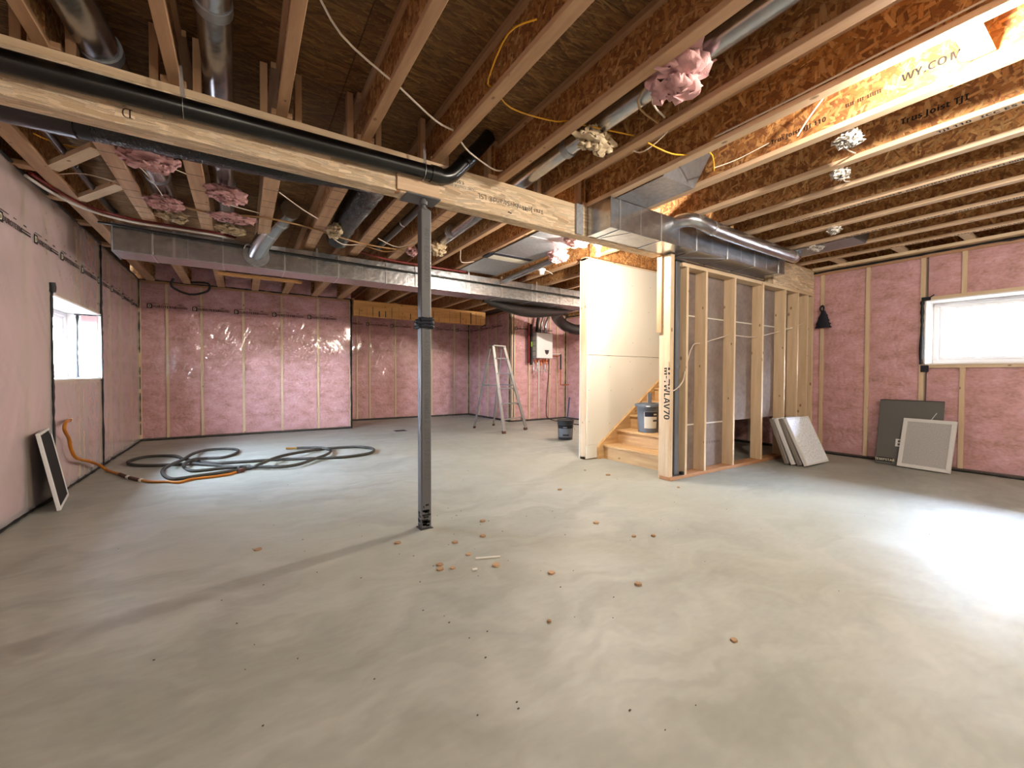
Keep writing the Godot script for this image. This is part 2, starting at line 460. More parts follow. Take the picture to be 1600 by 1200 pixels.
# ------------------------------------------------------------------ the room
func make_floor() -> void:
	var fl := setting("floor")
	tag(fl, "grey trowelled concrete slab of the basement floor", "floor")
	var s := mb()
	addb(s, -1.85, 7.65, -0.15, -0.002, -11.3, 3.35)
	obj("slab", s, M.foundation, fl)
	var t := mb(); var n := Vector3.UP
	quad(t, Vector3(-1.85, 0, 3.35), Vector3(7.65, 0, 3.35), Vector3(7.65, 0, -11.3), Vector3(-1.85, 0, -11.3), n, Vector2(0, 0), Vector2(1, 0), Vector2(1, 1), Vector2(0, 1))
	obj("surface", t, M.concrete, fl)
	# floor drain near the far wall
	var d := thing("floor_drain", "small square floor drain cover set in the concrete before the far pink wall", "drain", Vector3(2.72, 0, -8.45))
	obj("rim", bb(2.60, 2.84, 0.0, 0.004, -8.56, -8.34, 0.002), M.post_grey, d)
	var g := mb()
	for k in 7: addb(g, 2.62, 2.82, 0.004, 0.006, -8.54 + k * 0.028, -8.525 + k * 0.028)
	obj("grating", g, M.post_dark, d)

# A framed outside wall seen from indoors. Own axes: x along the wall, y up, z into the room; z = 0 is the face of the studs.
func framed_wall(called: String, label: String, tr: Transform3D, u0: float, u1: float, top: float, studs: Array, holes: Array, haze: String, relief: float, prints: float, sd: int, wide := 0.038, ends := Vector2.ZERO) -> Node3D:
	var w := setting(called, tr)
	tag(w, label, "wall")
	var cuts := [u0, u1]
	for h in holes: cuts.append(clampf(h[0], u0, u1)); cuts.append(clampf(h[1], u0, u1))
	cuts.sort()
	var body := mb()
	for i in cuts.size() - 1:
		var a: float = cuts[i]; var b: float = cuts[i + 1]
		if b - a < 0.001: continue
		if i == 0: a += ends.x
		if i == cuts.size() - 2: b -= ends.y
		var hole = null
		for h in holes:
			if a >= h[0] - 0.001 and b <= h[1] + 0.001: hole = h
		if hole == null: addb(body, a, b, 0, top + 0.33, -0.34, -0.15)
		else:
			addb(body, a, b, 0, hole[2], -0.34, -0.15); addb(body, a, b, hole[3], top + 0.33, -0.34, -0.15)
	obj("foundation", body, M.foundation, w)
	obj("bottom_plate", bb(u0, u1, 0.0, 0.038, -0.14, -0.002), M.plate_dark, w)
	obj("top_plate", bb(u0, u1, top - 0.045, top - 0.005, -0.14, -0.002), M.plate, w)
	var stops := [u0]
	for x in studs:
		if x > u0 and x < u1: stops.append(x)
	stops.append(u1)
	for h in holes: stops.append(h[0]); stops.append(h[1])
	stops.sort()
	for k in stops.size():
		var x: float = stops[k]
		var cut = null; var edge := false
		for h in holes:
			if x > h[0] + 0.01 and x < h[1] - 0.01: cut = h
			if absf(x - h[0]) < 0.01 or absf(x - h[1]) < 0.01: edge = true
		var xo := x
		if absf(x - u0) < 0.001: xo = x + wide / 2
		if absf(x - u1) < 0.001: xo = x - wide / 2
		for h in holes:
			if absf(x - h[0]) < 0.01: xo = x - wide / 2
			if absf(x - h[1]) < 0.01: xo = x + wide / 2
		if cut == null:
			obj("stud", bb(xo - wide / 2, xo + wide / 2, 0.038, top - 0.045, -0.14, 0.0, 0.002), M.stud, w)
		else:
			obj("stud", bb(xo - wide / 2, xo + wide / 2, 0.038, cut[2] - 0.04, -0.14, 0.0, 0.002), M.stud, w)
			obj("stud", bb(xo - wide / 2, xo + wide / 2, cut[3] + 0.04, top - 0.045, -0.14, 0.0, 0.002), M.stud, w)
	for h in holes:
		obj("window_header", bb(h[0], h[1], h[3], h[3] + 0.04, -0.14, 0.0, 0.002), M.stud, w)
		obj("window_plate", bb(h[0], h[1], h[2] - 0.04, h[2], -0.14, 0.0, 0.002), M.stud, w)
	# batts between the studs
	var nz := noise(sd, 0.9, 3); var nf := noise(sd + 3, 3.2, 2)
	for k in stops.size() - 1:
		var a: float = stops[k] + wide / 2; var b: float = stops[k + 1] - wide / 2
		if b - a < 0.03: continue
		var spans := [[0.038, top - 0.045]]
		for h in holes:
			if (a + b) / 2 > h[0] and (a + b) / 2 < h[1]: spans = [[0.038, h[2] - 0.04], [h[3] + 0.04, top - 0.045]]
		for sp in spans:
			var y0: float = sp[0]; var y1: float = sp[1]
			var fn := func(p: float, q: float) -> Vector3:
				var x := lerpf(a, b, p); var y := lerpf(y0, y1, q)
				var ed := minf(minf(p, 1.0 - p) * (b - a), minf(q, 1.0 - q) * (y1 - y0))
				var seam := exp(-pow((y - 1.22) / 0.025, 2.0)) * 0.03
				var z := -0.028 + 0.020 * clampf(ed / 0.07, 0, 1) + 0.010 * nz.get_noise_2d(x * 2.0 + k * 9.0, y * 2.0) + 0.007 * nf.get_noise_2d(x * 2.0, y * 3.0 + k) - seam
				return Vector3(x, y, minf(z, -0.002))
			obj("insulation_batt", sheet(maxi(3, int((b - a) / 0.05)), maxi(4, int((y1 - y0) / 0.05)), fn), M.fibreglass, w)
	# the sheet of polythene stapled over it
	var na := noise(sd + 7, 1.0, 3); var nb := noise(sd + 8, 1.0, 2)
	var xs := []
	for i in cuts.size() - 1:
		if cuts[i + 1] - cuts[i] < 0.02: continue
		var hole = null
		for h in holes:
			if cuts[i] >= h[0] - 0.001 and cuts[i + 1] <= h[1] + 0.001: hole = h
		if hole == null: xs.append([cuts[i], cuts[i + 1], 0.0, top])
		else:
			xs.append([cuts[i], cuts[i + 1], 0.0, hole[2]]); xs.append([cuts[i], cuts[i + 1], hole[3], top])
	for q in xs:
		var fn := func(p: float, v: float) -> Vector3:
			var x := lerpf(q[0], q[1], p); var y := lerpf(q[2], q[3], v)
			var sx := 1.0
			for t in stops: sx = minf(sx, absf(x - t) / 0.10)
			# fans of creases that run down and outwards from the staples
			var along := y * 0.80 - x * 0.60; var across := x * 0.80 + y * 0.60
			var al2 := y * 0.93 + x * 0.36; var ac2 := x * 0.93 - y * 0.36
			var f1 := na.get_noise_2d(across * 7.0, along * 0.5) ; var f2 := na.get_noise_2d(ac2 * 6.5 + 40.0, al2 * 0.5)
			var wgt := smoothstep(-0.35, 0.3, nb.get_noise_2d(x * 0.9 + 7.0, y * 1.1)); var wg2 := smoothstep(-0.3, 0.3, nb.get_noise_2d(x * 0.8 - 30.0, y * 0.9))
			var fold := (pow(1.0 - absf(f1), 4.0) - 0.5) * wgt + (pow(1.0 - absf(f2), 4.0) - 0.5) * wg2
			var z := 0.004 + relief * (0.35 + 0.65 * clampf(sx, 0, 1)) * (0.5 + 0.5 * fold + 0.22 * nb.get_noise_2d(x * 1.2, y * 1.2))
			return Vector3(x, y, maxf(z, 0.0025))
		obj("vapour_barrier", sheet(maxi(6, int((q[1] - q[0]) / (0.018 if haze == "poly" else 0.035))), maxi(4, int((q[3] - q[2]) / 0.035)), fn), M[haze], w)
	# black sealant along the edges
	var rr := RandomNumberGenerator.new(); rr.seed = sd
	var lines := [[Vector2(u0, top - 0.005), Vector2(u1, top - 0.005)], [Vector2(u0, 0.012), Vector2(u1, 0.012)], [Vector2(u1 - 0.012, 0.0), Vector2(u1 - 0.012, top)]]
	for l in lines:
		var pts := []
		var n := int(l[0].distance_to(l[1]) / 0.22) + 2
		for i in n + 1:
			var p: Vector2 = l[0].lerp(l[1], i / float(n))
			pts.append(Vector3(p.x + (rr.randf() - 0.5) * 0.008, p.y + (rr.randf() - 0.5) * 0.012, 0.010 + relief))
		var wob := noise(sd, 3.0, 2)
		obj("sealant_bead", tube(mb(), pts, 0.011, 6, 3, func(t, a): return 1.0 + 0.7 * wob.get_noise_1d(t * 3.0)), M.sealant, w)
	# the maker's line of print along the sheet
	if prints > 0.0:
		var x := u0 + 0.12
		while x < u1 - 0.4:
			var ok := true
			for h in holes:
				if x + 0.5 > h[0] and x < h[1] and prints < h[3] + 0.06: ok = false
			if ok:
				var z0 := 0.004 + relief
				var badge := obj("lettering", bb(x, x + 0.07, prints - 0.036, prints + 0.042, z0, z0 + 0.001), M.ink_red if haze == "poly" else M.ink, w)
				text("lettering", "D", 0.050, M.paper, w, Transform3D(Basis(), Vector3(x + 0.035, prints + 0.002, z0 + 0.0015)))
				text("lettering", "DUROTERM", 0.044, M.ink_red if haze == "poly" else M.ink, w, Transform3D(Basis(), Vector3(x + 0.225, prints, z0 + 0.0005)))
				var st := mb()
				for row in [[0.37, 0.55, -0.014, 0.012], [0.37, 0.55, 0.010, 0.008], [0.02, 0.16, 0.052, 0.006], [0.24, 0.29, 0.052, 0.007], [0.42, 0.47, 0.045, 0.010]]:
					addb(st, x + row[0], x + row[1], prints + row[2], prints + row[2] + row[3], z0, z0 + 0.001)
				obj("lettering", st, M.ink_red if haze == "poly" else M.ink, w)
			x += 0.62
	return w

func yturn(deg: float, at: Vector3) -> Transform3D:
	return Transform3D(Basis(Vector3.UP, deg_to_rad(deg)), at)

func make_walls() -> void:
	framed_wall("wall_left", "pink insulated wall under milky polythene with the small window at left", yturn(90, Vector3(-1.475, 0, 0)), -3.0, 9.44, 2.762,
		[-2.4, -1.8, -1.2, -0.6, 0.0, 0.6, 1.2, 1.8, 2.4, 3.0, 3.75, 4.42, 5.06, 5.52, 6.32, 6.46, 7.18, 7.64, 8.24, 8.9], [[5.54, 7.15, 1.08, 1.885]], "poly_milky", 0.006, 2.285, 100)
	framed_wall("wall_back", "pink insulated wall at the far left behind the coiled hose", yturn(0, Vector3(0, 0, -9.42)), -1.475, 1.975, 2.755,
		[-1.093, -0.606, 0.029, 0.668, 1.323], [], "poly", 0.011, 2.31, 200, 0.038, Vector2(-0.4, 0.0))
	framed_wall("wall_alcove_side", "short pink wall at the side of the alcove behind the ladder", yturn(-90, Vector3(5.53, 0, 0)), -10.9, -8.65, 2.755,
		[-10.28, -9.78, -9.34], [], "poly", 0.011, 2.40, 300, 0.038, Vector2(-0.4, 0.15))
	framed_wall("wall_alcove_back", "pink insulated wall at the back of the alcove under the timber header", yturn(0, Vector3(0, 0, -10.9)), 1.9, 5.53, 2.755,
		[2.42, 2.73, 3.39, 4.035, 4.40, 5.08], [], "poly", 0.011, 2.42, 400, 0.038, Vector2(-0.3, -0.4))
	framed_wall("wall_utility", "pink insulated wall that carries the water heater", yturn(0, Vector3(0, 0, -8.65)), 5.53, 7.27, 2.755,
		[5.62, 6.1, 6.4, 6.75, 7.0], [], "poly", 0.012, 2.30, 500, 0.038, Vector2(0.16, -0.4))
	framed_wall("wall_right", "pink insulated wall at right with the wide window", yturn(-90, Vector3(7.27, 0, 0)), -8.65, 3.0, 2.69,
		[-8.0, -7.4, -6.8, -6.2, -5.6, -5.0, -4.4, -3.8, -3.2, -2.76, -2.22, -1.30, -0.75, -0.2, 0.6, 1.2, 1.8, 2.4], [[-1.64, 0.05, 1.292, 2.105]], "poly_clear", 0.004, 0.0, 600, 0.046, Vector2(-0.4, 0.0))
	var wf := setting("wall_front", Transform3D())
	tag(wf, "plain concrete wall behind the photographer", "wall")
	var b := mb()
	addb(b, -1.8, 7.6, 0, 3.08, 3.0, 3.3)
	obj("foundation", b, M.drywall, wf)
	# side of the jog between the two back walls
	var j := setting("wall_jog", Transform3D())
	tag(j, "short return of the back wall towards the alcove", "wall")
	obj("foundation", bb(1.70, 1.975, 0, 3.06, -10.9, -9.58), M.fibreglass, j)
	var tb := mb()
	tube(tb, [Vector3(1.975, 0.0, -9.41), Vector3(1.98, 0.6, -9.41), Vector3(1.968, 0.9, -9.41), Vector3(1.978, 1.6, -9.41), Vector3(1.975, 2.75, -9.41)], 0.012, 6, 5)
	obj("sealant_bead", tb, M.sealant, j)

func window_unit(called: String, label: String, tr: Transform3D, u0: float, u1: float, y0: float, y1: float, split: float) -> void:
	var w := setting(called, tr)
	tag(w, label, "window")
	var zi := 0.012; var zo := -0.34
	# reveal boards
	obj("reveal", bb(u0, u1, y0 - 0.001, y0 + 0.016, zo, zi, 0.002), M.jamb, w)
	obj("reveal", bb(u0, u1, y1 - 0.016, y1 + 0.001, zo, zi, 0.002), M.jamb, w)
	for s in [u0, u1]:
		var ss: float = s; var d := 0.016 if s == u0 else -0.016
		obj("reveal", bb(ss, ss + d, y0, y1, zo, zi, 0.002), M.jamb, w)
	# vinyl frame with a raised inner edge
	var zf := -0.285
	for q in [[u0 + 0.016, u1 - 0.016, y0 + 0.016, y0 + 0.066], [u0 + 0.016, u1 - 0.016, y1 - 0.066, y1 - 0.016], [u0 + 0.016, u0 + 0.072, y0 + 0.066, y1 - 0.066], [u1 - 0.072, u1 - 0.016, y0 + 0.066, y1 - 0.066]]:
		obj("frame", bb(q[0], q[1], q[2], q[3], zf - 0.05, zf, 0.006), M.vinyl, w)
	var panes := [[u0 + 0.072, u1 - 0.072]]
	if split > 0.0:
		var m := lerpf(u0, u1, split)
		panes = [[u0 + 0.072, m], [m, u1 - 0.072]]
	for p in panes:
		var a: float = p[0]; var b: float = p[1]; var c := y0 + 0.066; var d := y1 - 0.066
		for q in [[a, b, c, c + 0.035], [a, b, d - 0.035, d], [a, a + 0.035, c + 0.035, d - 0.035], [b - 0.035, b, c + 0.035, d - 0.035]]:
			obj("sash", bb(q[0], q[1], q[2], q[3], zf - 0.055, zf - 0.018, 0.004), M.vinyl, w)
		obj("pane", bb(a + 0.03, b - 0.03, c + 0.03, d - 0.03, zf - 0.04, zf - 0.034), M.glass, w)

func make_windows() -> void:
	window_unit("window_1", "small white window with deep taped reveal in the left wall", yturn(90, Vector3(-1.475, 0, 0)), 5.54, 7.15, 1.08, 1.885, 0.5)
	window_unit("window_2", "wide white vinyl window in the right wall", yturn(-90, Vector3(7.27, 0, 0)), -1.64, 0.05, 1.292, 2.105, 0.0)
	var nb := setting("unseen_outer_wall")
	tag(nb, "unseen pale wall outside the wide window, blocking low sky light", "unseen_wall")
	obj("daylight_screen", bb(13.5, 13.8, -1.0, 4.3, -14.0, 12.0), M.drywall, nb)  # stands unseen outside; keeps low sky light off the farther floor
	var dk := setting("unseen_slab")
	tag(dk, "unseen slab outside over the wide window, shading the floor along the wall", "unseen_overhang")
	obj("slab", bb(7.62, 9.9, 3.36, 3.55, -9.0, 6.0), M.foundation, dk)  # out of view; cuts high sky light from the floor near the window wall
	# lining of the left window's far side: polythene over a scrap of batt, with black sealant
	var w := get_node("window_1")
	var nz := noise(9, 1.0, 3)
	var fn := func(p: float, q: float) -> Vector3:
		return Vector3(7.128 - 0.006 * nz.get_noise_2d(p * 30.0, q * 60.0) - 0.006, lerpf(1.11, 1.85, q), lerpf(-0.16, -0.02, p))
	obj("lining", sheet(8, 20, fn), M.fluff_pink, w)
	var wob := noise(3, 2.0, 2)
	var thick := func(t, a): return 1.0 + 0.8 * wob.get_noise_1d(t * 9.0)
	var u := 7.13
	for l in [[Vector3(u, 1.10, -0.20), Vector3(u, 1.4, -0.205), Vector3(u, 1.87, -0.195)], [Vector3(u, 1.865, -0.22), Vector3(u, 1.868, -0.1), Vector3(u, 1.87, 0.012)], [Vector3(u + 0.015, 2.02, 0.012), Vector3(u + 0.02, 1.7, 0.014), Vector3(u + 0.018, 1.3, 0.014), Vector3(u + 0.02, 1.06, 0.012)], [Vector3(u, 1.10, -0.22), Vector3(u, 1.098, -0.1), Vector3(u, 1.10, 0.0)]]:
		obj("sealant_bead", tube(mb(), l, 0.011, 6, 8, thick), M.sealant, w)
	for l in [[Vector3(5.53, 1.98, 0.016), Vector3(5.535, 1.92, 0.018), Vector3(5.53, 1.86, 0.016)], [Vector3(5.53, 1.86, 0.013), Vector3(5.528, 1.4, 0.013), Vector3(5.53, 1.06, 0.013)], [Vector3(5.53, 1.06, 0.013), Vector3(5.53, 0.6, 0.013), Vector3(5.53, 0.02, 0.013)], [Vector3(7.16, 1.08, 0.013), Vector3(7.16, 0.5, 0.013), Vector3(7.16, 0.02, 0.013)], [Vector3(7.16, 2.0, 0.013), Vector3(7.165, 2.4, 0.013), Vector3(7.16, 2.75, 0.013)]]:
		obj("sealant_bead", tube(mb(), l, 0.009, 6, 8, thick), M.sealant, w)
	obj("sealant_bead", tube(mb(), [Vector3(5.53, 1.98, 0.016), Vector3(5.535, 1.93, 0.02), Vector3(5.53, 1.89, 0.016)], 0.026, 8, 4), M.sealant, w)
	var w2 := get_node("window_2")
	obj("corner_tape", tube(mb(), [Vector3(-1.662, 2.10, 0.012), Vector3(-1.660, 1.75, 0.012), Vector3(-1.664, 1.30, 0.012)], 0.017, 6, 8, thick), M.sealant, w2)
	obj("corner_tape", bb(-1.665, -1.59, 1.20, 1.285, 0.008, 0.020, 0.004), M.tape, w2)
	obj("corner_tape", bb(-1.67, -1.585, 2.10, 2.145, 0.008, 0.022, 0.004), M.tape, w2)
	obj("corner_tape", bar(mb(), Vector3(-1.60, 2.13, 0.014), Vector3(-1.555, 2.165, 0.014), 0.02, 0.01), M.tape, w2)

func joist(parent: Node, x: float, z0: float, z1: float, wide: float, fm: String, called := "floor_joist") -> Node3D:
	var j := Node3D.new(); j.name = called; parent.add_child(j, true)
	sub("bottom_flange", bb(x - wide / 2, x + wide / 2, HJ, HJ + 0.036, z0, z1, 0.003), M[fm], j)
	sub("top_flange", bb(x - wide / 2, x + wide / 2, HS - 0.036, HS - 0.001, z0, z1), M[fm], j)
	sub("web", bb(x - 0.005, x + 0.005, HJ + 0.036, HS - 0.036, z0, z1), M.web, j)
	return j

func make_ceiling() -> void:
	var c := setting("ceiling")
	tag(c, "open joist ceiling with strand board subfloor above", "ceiling")
	# subfloor in sheets, 1.22 m wide
	var z := 3.3
	while z > -11.2:
		var x := -1.85
		while x < 7.6:
			obj("subfloor_panel", bb(x, minf(x + 2.436, 7.65), HS, HS + 0.03, maxf(z - 1.216, -11.3), z), M.subfloor, c)
			x += 2.44
		z -= 1.22
	obj("added_light_cover", bb(-1.9, 7.7, HS + 0.032, HS + 0.07, -11.35, 3.35), M.foundation, c)  # unseen cover added over the panels so no daylight leaks through the joints
	# joists on the near side of the beam; they run back over it
	var near := [-1.32, -0.81, -0.297, 0.222, 0.728, 1.245, 1.815, 2.325, 2.80, 3.295, 3.85, 4.335, 4.84, 5.36, 5.85, 6.33, 6.81]
	for i in near.size():
		var wd := 0.06 if i < 5 else 0.075
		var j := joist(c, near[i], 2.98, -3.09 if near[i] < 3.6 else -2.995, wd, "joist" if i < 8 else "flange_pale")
		var right := Basis(Vector3(0, 0, 1), Vector3(0, 1, 0), Vector3(-1, 0, 0))
		var under := Basis(Vector3(0, 0, 1), Vector3(-1, 0, 0), Vector3(0, -1, 0))
		if i == 9:
			text("lettering", "Trus Joist TJI 110", 0.032, M.ink, j, Transform3D(right, Vector3(near[i] - 0.0056, 2.86, -1.42)))
			text("lettering", "WY.COM", 0.045, M.ink, j, Transform3D(right, Vector3(near[i] - 0.0056, 2.90, -0.74)))
			text("lettering", "IIII  III  IIIIII", 0.022, M.ink, j, Transform3D(right, Vector3(near[i] - 0.0056, 2.885, -1.05)))
		elif i == 10:
			text("lettering", "Trus Joist TJI", 0.04, M.ink, j, Transform3D(right, Vector3(near[i] - 0.0056, 2.90, -0.85)))
			text("lettering", "TJI 110   ICC ES ESR-1153", 0.036, M.ink, j, Transform3D(under, Vector3(near[i], HJ - 0.0004, -0.55)))
		elif i == 12:
			text("lettering", "TJI 110  ICC ES ESR-1153 CCMC 13132-R  CERTIFIED SOURCING SFI-00008  0570", 0.034, M.ink, j, Transform3D(under, Vector3(near[i], HJ - 0.0004, -1.25)))
		elif i == 14:
			text("lettering", "TJI 110  ICC ES ESR-1153 CCMC 13132-R  CERTIFIED SOURCING", 0.034, M.ink, j, Transform3D(under, Vector3(near[i], HJ - 0.0004, -1.35)))
		elif i == 16:
			text("lettering", "TJI 110  ICC ES ESR-1153 CCMC 13132-R  CERTIFIED SOURCING SFI-00008", 0.034, M.ink, j, Transform3D(under, Vector3(near[i], HJ - 0.0004, -1.2)))
	# joists beyond the beam
	var far := [-1.30, -0.80, -0.305, 0.222, 0.73, 1.258, 1.75, 2.345, 2.74, 3.45, 4.05, 4.58, 5.1, 5.62, 6.14, 6.66, 7.1]
	for i in far.size():
		var x: float = far[i]
		var wd := 0.115 if i < 7 else 0.06
		var back := -9.40 if x < 1.97 else (-10.88 if x < 5.5 else -8.63)
		var front := -2.99
		if x > 4.2 and x < 7.2: front = -4.24
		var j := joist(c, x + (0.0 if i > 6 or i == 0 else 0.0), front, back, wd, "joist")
		if i < 7 and i > 0:
			var tick := mb()
			var zz := -3.5
			while zz > -9.2:
				addb(tick, x - wd / 2 + 0.001, x + wd / 2 - 0.001, HJ - 0.0008, HJ + 0.001, zz - 0.006, zz)
				zz -= 0.10 + 0.26 * rng.randf()
			sub("strapping_mark", tick, M.ink_brown, j)
	# the opening above the stairs is trimmed with a double header
	obj("stairwell_header", bb(3.98, 7.1, HJ, HS - 0.001, -4.24, -4.20), M.web, c)
	obj("stairwell_header", bb(4.02, 7.24, HJ, HS - 0.001, -3.10, -3.06), M.web, c)
	# squash blocks that stand on the beam beside the joist ends
	for i in 9:
		var x: float = near[i + 1]
		for s in [-1.0, 1.0]:
			if s > 0 and i > 4: continue
			obj("squash_block", bb(x + s * 0.095 - 0.02, x + s * 0.095 + 0.02, 2.738, HS - 0.002, -3.02, -3.10 + 0.02, 0.002), M.joist, c)
	# rim boards round the edge
	obj("rim_board", bb(-1.62, -1.58, 2.77, HS, -9.5, 3.0), M.web, c)
	obj("rim_board", bb(7.38, 7.42, 2.73, HS, -8.7, 3.0), M.web, c)
	obj("rim_board", bb(-1.6, 1.97, 2.76, HS, -9.56, -9.52), M.web, c)
	obj("rim_board", bb(1.9, 5.6, 2.76, HS, -11.04, -11.0), M.web, c)
	obj("rim_board", bb(5.5, 7.3, 2.76, HS, -8.79, -8.75), M.web, c)
	obj("rim_board", bb(-1.6, 7.4, 2.76, HS, 2.99, 3.03), M.web, c)
	# batts stuffed between the joist ends over the back wall
	var nz := noise(77, 1.0, 3)
	for i in 7:
		var a: float = far[i] + 0.06; var b: float = far[i + 1] - 0.06
		if i == 6: b = 1.97
		var fn := func(p: float, q: float) -> Vector3:
			return Vector3(lerpf(a, b, p), lerpf(2.765, 3.05, q), -9.43 + 0.04 * nz.get_noise_2d(p * 4.0 + i * 7.0, q * 4.0))
		obj("rim_insulation", sheet(8, 6, fn), M.fibreglass, c)
	# short flat blocks between the last joist and the right wall, and at the left wall
	for zz in [-2.48, -1.83, -1.24, -0.6, 0.1, 0.8]:
		obj("blocking", bb(6.85, 7.27, HJ - 0.002, HJ + 0.036, zz - 0.045, zz + 0.045, 0.002), M.stud, c)
	obj("wall_plate", bb(7.15, 7.29, 2.705, 2.743, -2.85, 2.9, 0.002), M.stud, c)
	for zz in [-3.4, -4.1, -4.82, -5.52, -6.3, -7.2]:
		obj("blocking", bb(-1.60, -1.36, HJ + 0.002, HJ + 0.038, zz - 0.05, zz + 0.05, 0.002), M.joist, c)
	for zz in [-4.48, -5.18]:
		obj("blocking", bar(mb(), Vector3(-1.24, HJ + 0.02, zz - 0.27), Vector3(-0.865, HJ + 0.04, zz + 0.27), 0.085, 0.038), M.stud, c)
	obj("blocking", bar(mb(), Vector3(-0.3, 2.70, -7.9), Vector3(0.86, 2.70, -7.9), 0.09, 0.038), M.timber, c)

func make_stair_walls() -> void:
	# near wall of the stairs: open studs with the back of the plasterboard behind them
	var w := setting("wall_stair_near")
	tag(w, "open stud wall beside the stairs, with the paper back of plasterboard behind", "wall")
	var zf := -2.86; var zb := -2.998
	obj("bottom_plate", bb(3.88, 7.25, 0.002, 0.04, zb, zf, 0.002), M.plate, w)
	obj("top_plate", bb(4.06, 7.25, 2.345, 2.385, zb, zf, 0.002), M.stud, w)
	var edge := [4.175, 4.535, 5.13, 5.80, 6.40, 6.78, 7.08, 7.25]
	for i in edge.size():
		var x: float = edge[i]
		var y0 := 0.04
		obj("stud", bb(x - 0.038, x, y0, 2.345, zb, zf, 0.002), M.stud, w)
	# doubled members at the open end
	obj("end_stud", bb(3.885, 3.925, 0.002, 2.455, -3.02, -2.88, 0.002), M.stud, w)
	obj("end_stud", bb(3.925, 3.945, 0.002, 2.455, -3.02, -2.88), M.stud, w)
	obj("end_cleat", bb(3.868, 3.884, 1.62, 2.455, -3.045, -2.985), M.joist, w)
	text("lettering", "M-TWLAV70", 0.075, M.ink, w, Transform3D(Basis(Vector3(0, -1, 0), Vector3(0, 0, 1), Vector3(-1, 0, 0)), Vector3(3.8845, 0.95, -2.915)))
	# plasterboard seen from behind; the cut edge rises where the stairs begin
	obj("drywall_panel", bb(3.95, 7.25, 1.845, 2.46, -3.012, -2.999), M.kraft, w)
	obj("drywall_panel", bb(3.95, 7.25, 0.572, 1.840, -3.012, -2.999), M.kraft, w)
	obj("drywall_panel", bb(3.95, 5.10, 0.005, 0.566, -3.012, -2.999), M.kraft, w)
	for q in [[4.18, 7.2, 1.836, 1.850], [4.18, 5.1, 0.562, 0.578]]:
		obj("joint_paper", bb(q[0], q[1], q[2], q[3], -2.9985, -2.9975), M.paper, w)
	text("lettering", "· 1234567  8  10 987654", 0.03, M.ink_brown, w, Transform3D(Basis(), Vector3(4.83, 0.33, -2.9985)), "Droid Sans", false)
	obj("drywall_face", bb(3.95, 7.25, 0.572, 2.46, -3.03, -3.0125), M.drywall, w)
	# far wall of the stairs, boarded
	var f := setting("wall_stair_far")
	tag(f, "white plasterboard wall at the far side of the stairs", "wall")
	var z0 := -4.20
	obj("end_stud", bb(3.90, 3.938, 0.0, 2.73, -4.325, -4.215, 0.002), M.stud, f)
	obj("bottom_plate", bb(3.90, 7.25, 0.0, 0.038, -4.325, -4.215), M.plate, f)
	for x in [4.4, 4.9, 5.4, 5.9, 6.4, 6.9, 7.22]:
		obj("stud", bb(x, x + 0.038, 0.038, 2.70, -4.325, -4.215), M.stud, f)
	obj("top_plate", bb(3.90, 7.25, 2.70, 2.738, -4.325, -4.215), M.stud, f)
	obj("drywall_panel", bb(3.912, 7.25, 1.425, 2.71, -4.214, z0, 0.002), M.drywall, f)
	obj("drywall_panel", bb(3.912, 7.25, 0.20, 1.420, -4.214, z0, 0.002), M.drywall, f)
	obj("drywall_panel", bb(3.905, 4.22, 0.015, 0.196, -4.214, z0 + 0.004, 0.002), M.drywall, f)
	obj("drywall_panel", bb(3.90, 7.25, 0.0, 2.71, -4.34, -4.326), M.drywall, f)
	var sc := mb()
	for x in [3.93, 4.34, 4.75, 5.15]:
		for y in [0.45, 0.85, 1.25, 1.6, 2.0, 2.4]:
			lathe(sc, [Vector2(0.0, 0.0008), Vector2(0.006, 0.0008), Vector2(0.007, 0.0)], 8, Transform3D(Basis(Vector3.RIGHT, PI / 2), Vector3(x + rng.randf() * 0.06, y + rng.randf() * 0.1, z0)))
	obj("screw_head", sc, M.mud, f)

func make_stairs() -> void:
	var t := thing("staircase", "unpainted wooden stairs rising to the right between the boarded walls", "stairs", Vector3(4.2, 0, -3.65))
	var zl := -4.155; var zr := -3.05
	var run := 0.262; var rise := 0.192
	for i in 9:
		var x := 4.20 + run * i
		obj("riser", bb(x, x + 0.018, rise * i + (0.0 if i == 0 else 0.0), rise * (i + 1) - 0.026, zl, zr, 0.001), M.stair, t)
		obj("tread", bb(x - 0.022, x + run + (0.0 if i < 8 else 0.6), rise * (i + 1) - 0.026, rise * (i + 1), zl, zr, 0.004), M.stair, t)
	for z in [[-4.198, -4.157], [-3.048, -3.032]]:
		var s := mb()
		var poly := [Vector2(4.10, 0), Vector2(4.10, 0.16), Vector2(4.13, 0.20), Vector2(6.5, 1.88), Vector2(6.5, 1.40), Vector2(4.52, 0.0)]
		for k in poly.size():
			var a: Vector2 = poly[k]; var b: Vector2 = poly[(k + 1) % poly.size()]
			var nn := Vector3(-(b.y - a.y), b.x - a.x, 0).normalized()
			quad(s, Vector3(a.x, a.y, z[0]), Vector3(b.x, b.y, z[0]), Vector3(b.x, b.y, z[1]), Vector3(a.x, a.y, z[1]), nn, a, b, b + Vector2(0, 0.04), a + Vector2(0, 0.04))
		for zz in z:
			var n := Vector3(0, 0, 1 if zz == z[1] else -1)
			for k in range(1, poly.size() - 1):
				tri(s, Vector3(poly[0].x, poly[0].y, zz), Vector3(poly[k].x, poly[k].y, zz), Vector3(poly[k + 1].x, poly[k + 1].y, zz), n, poly[0], poly[k], poly[k + 1])
		obj("stringer", s, M.stair, t)

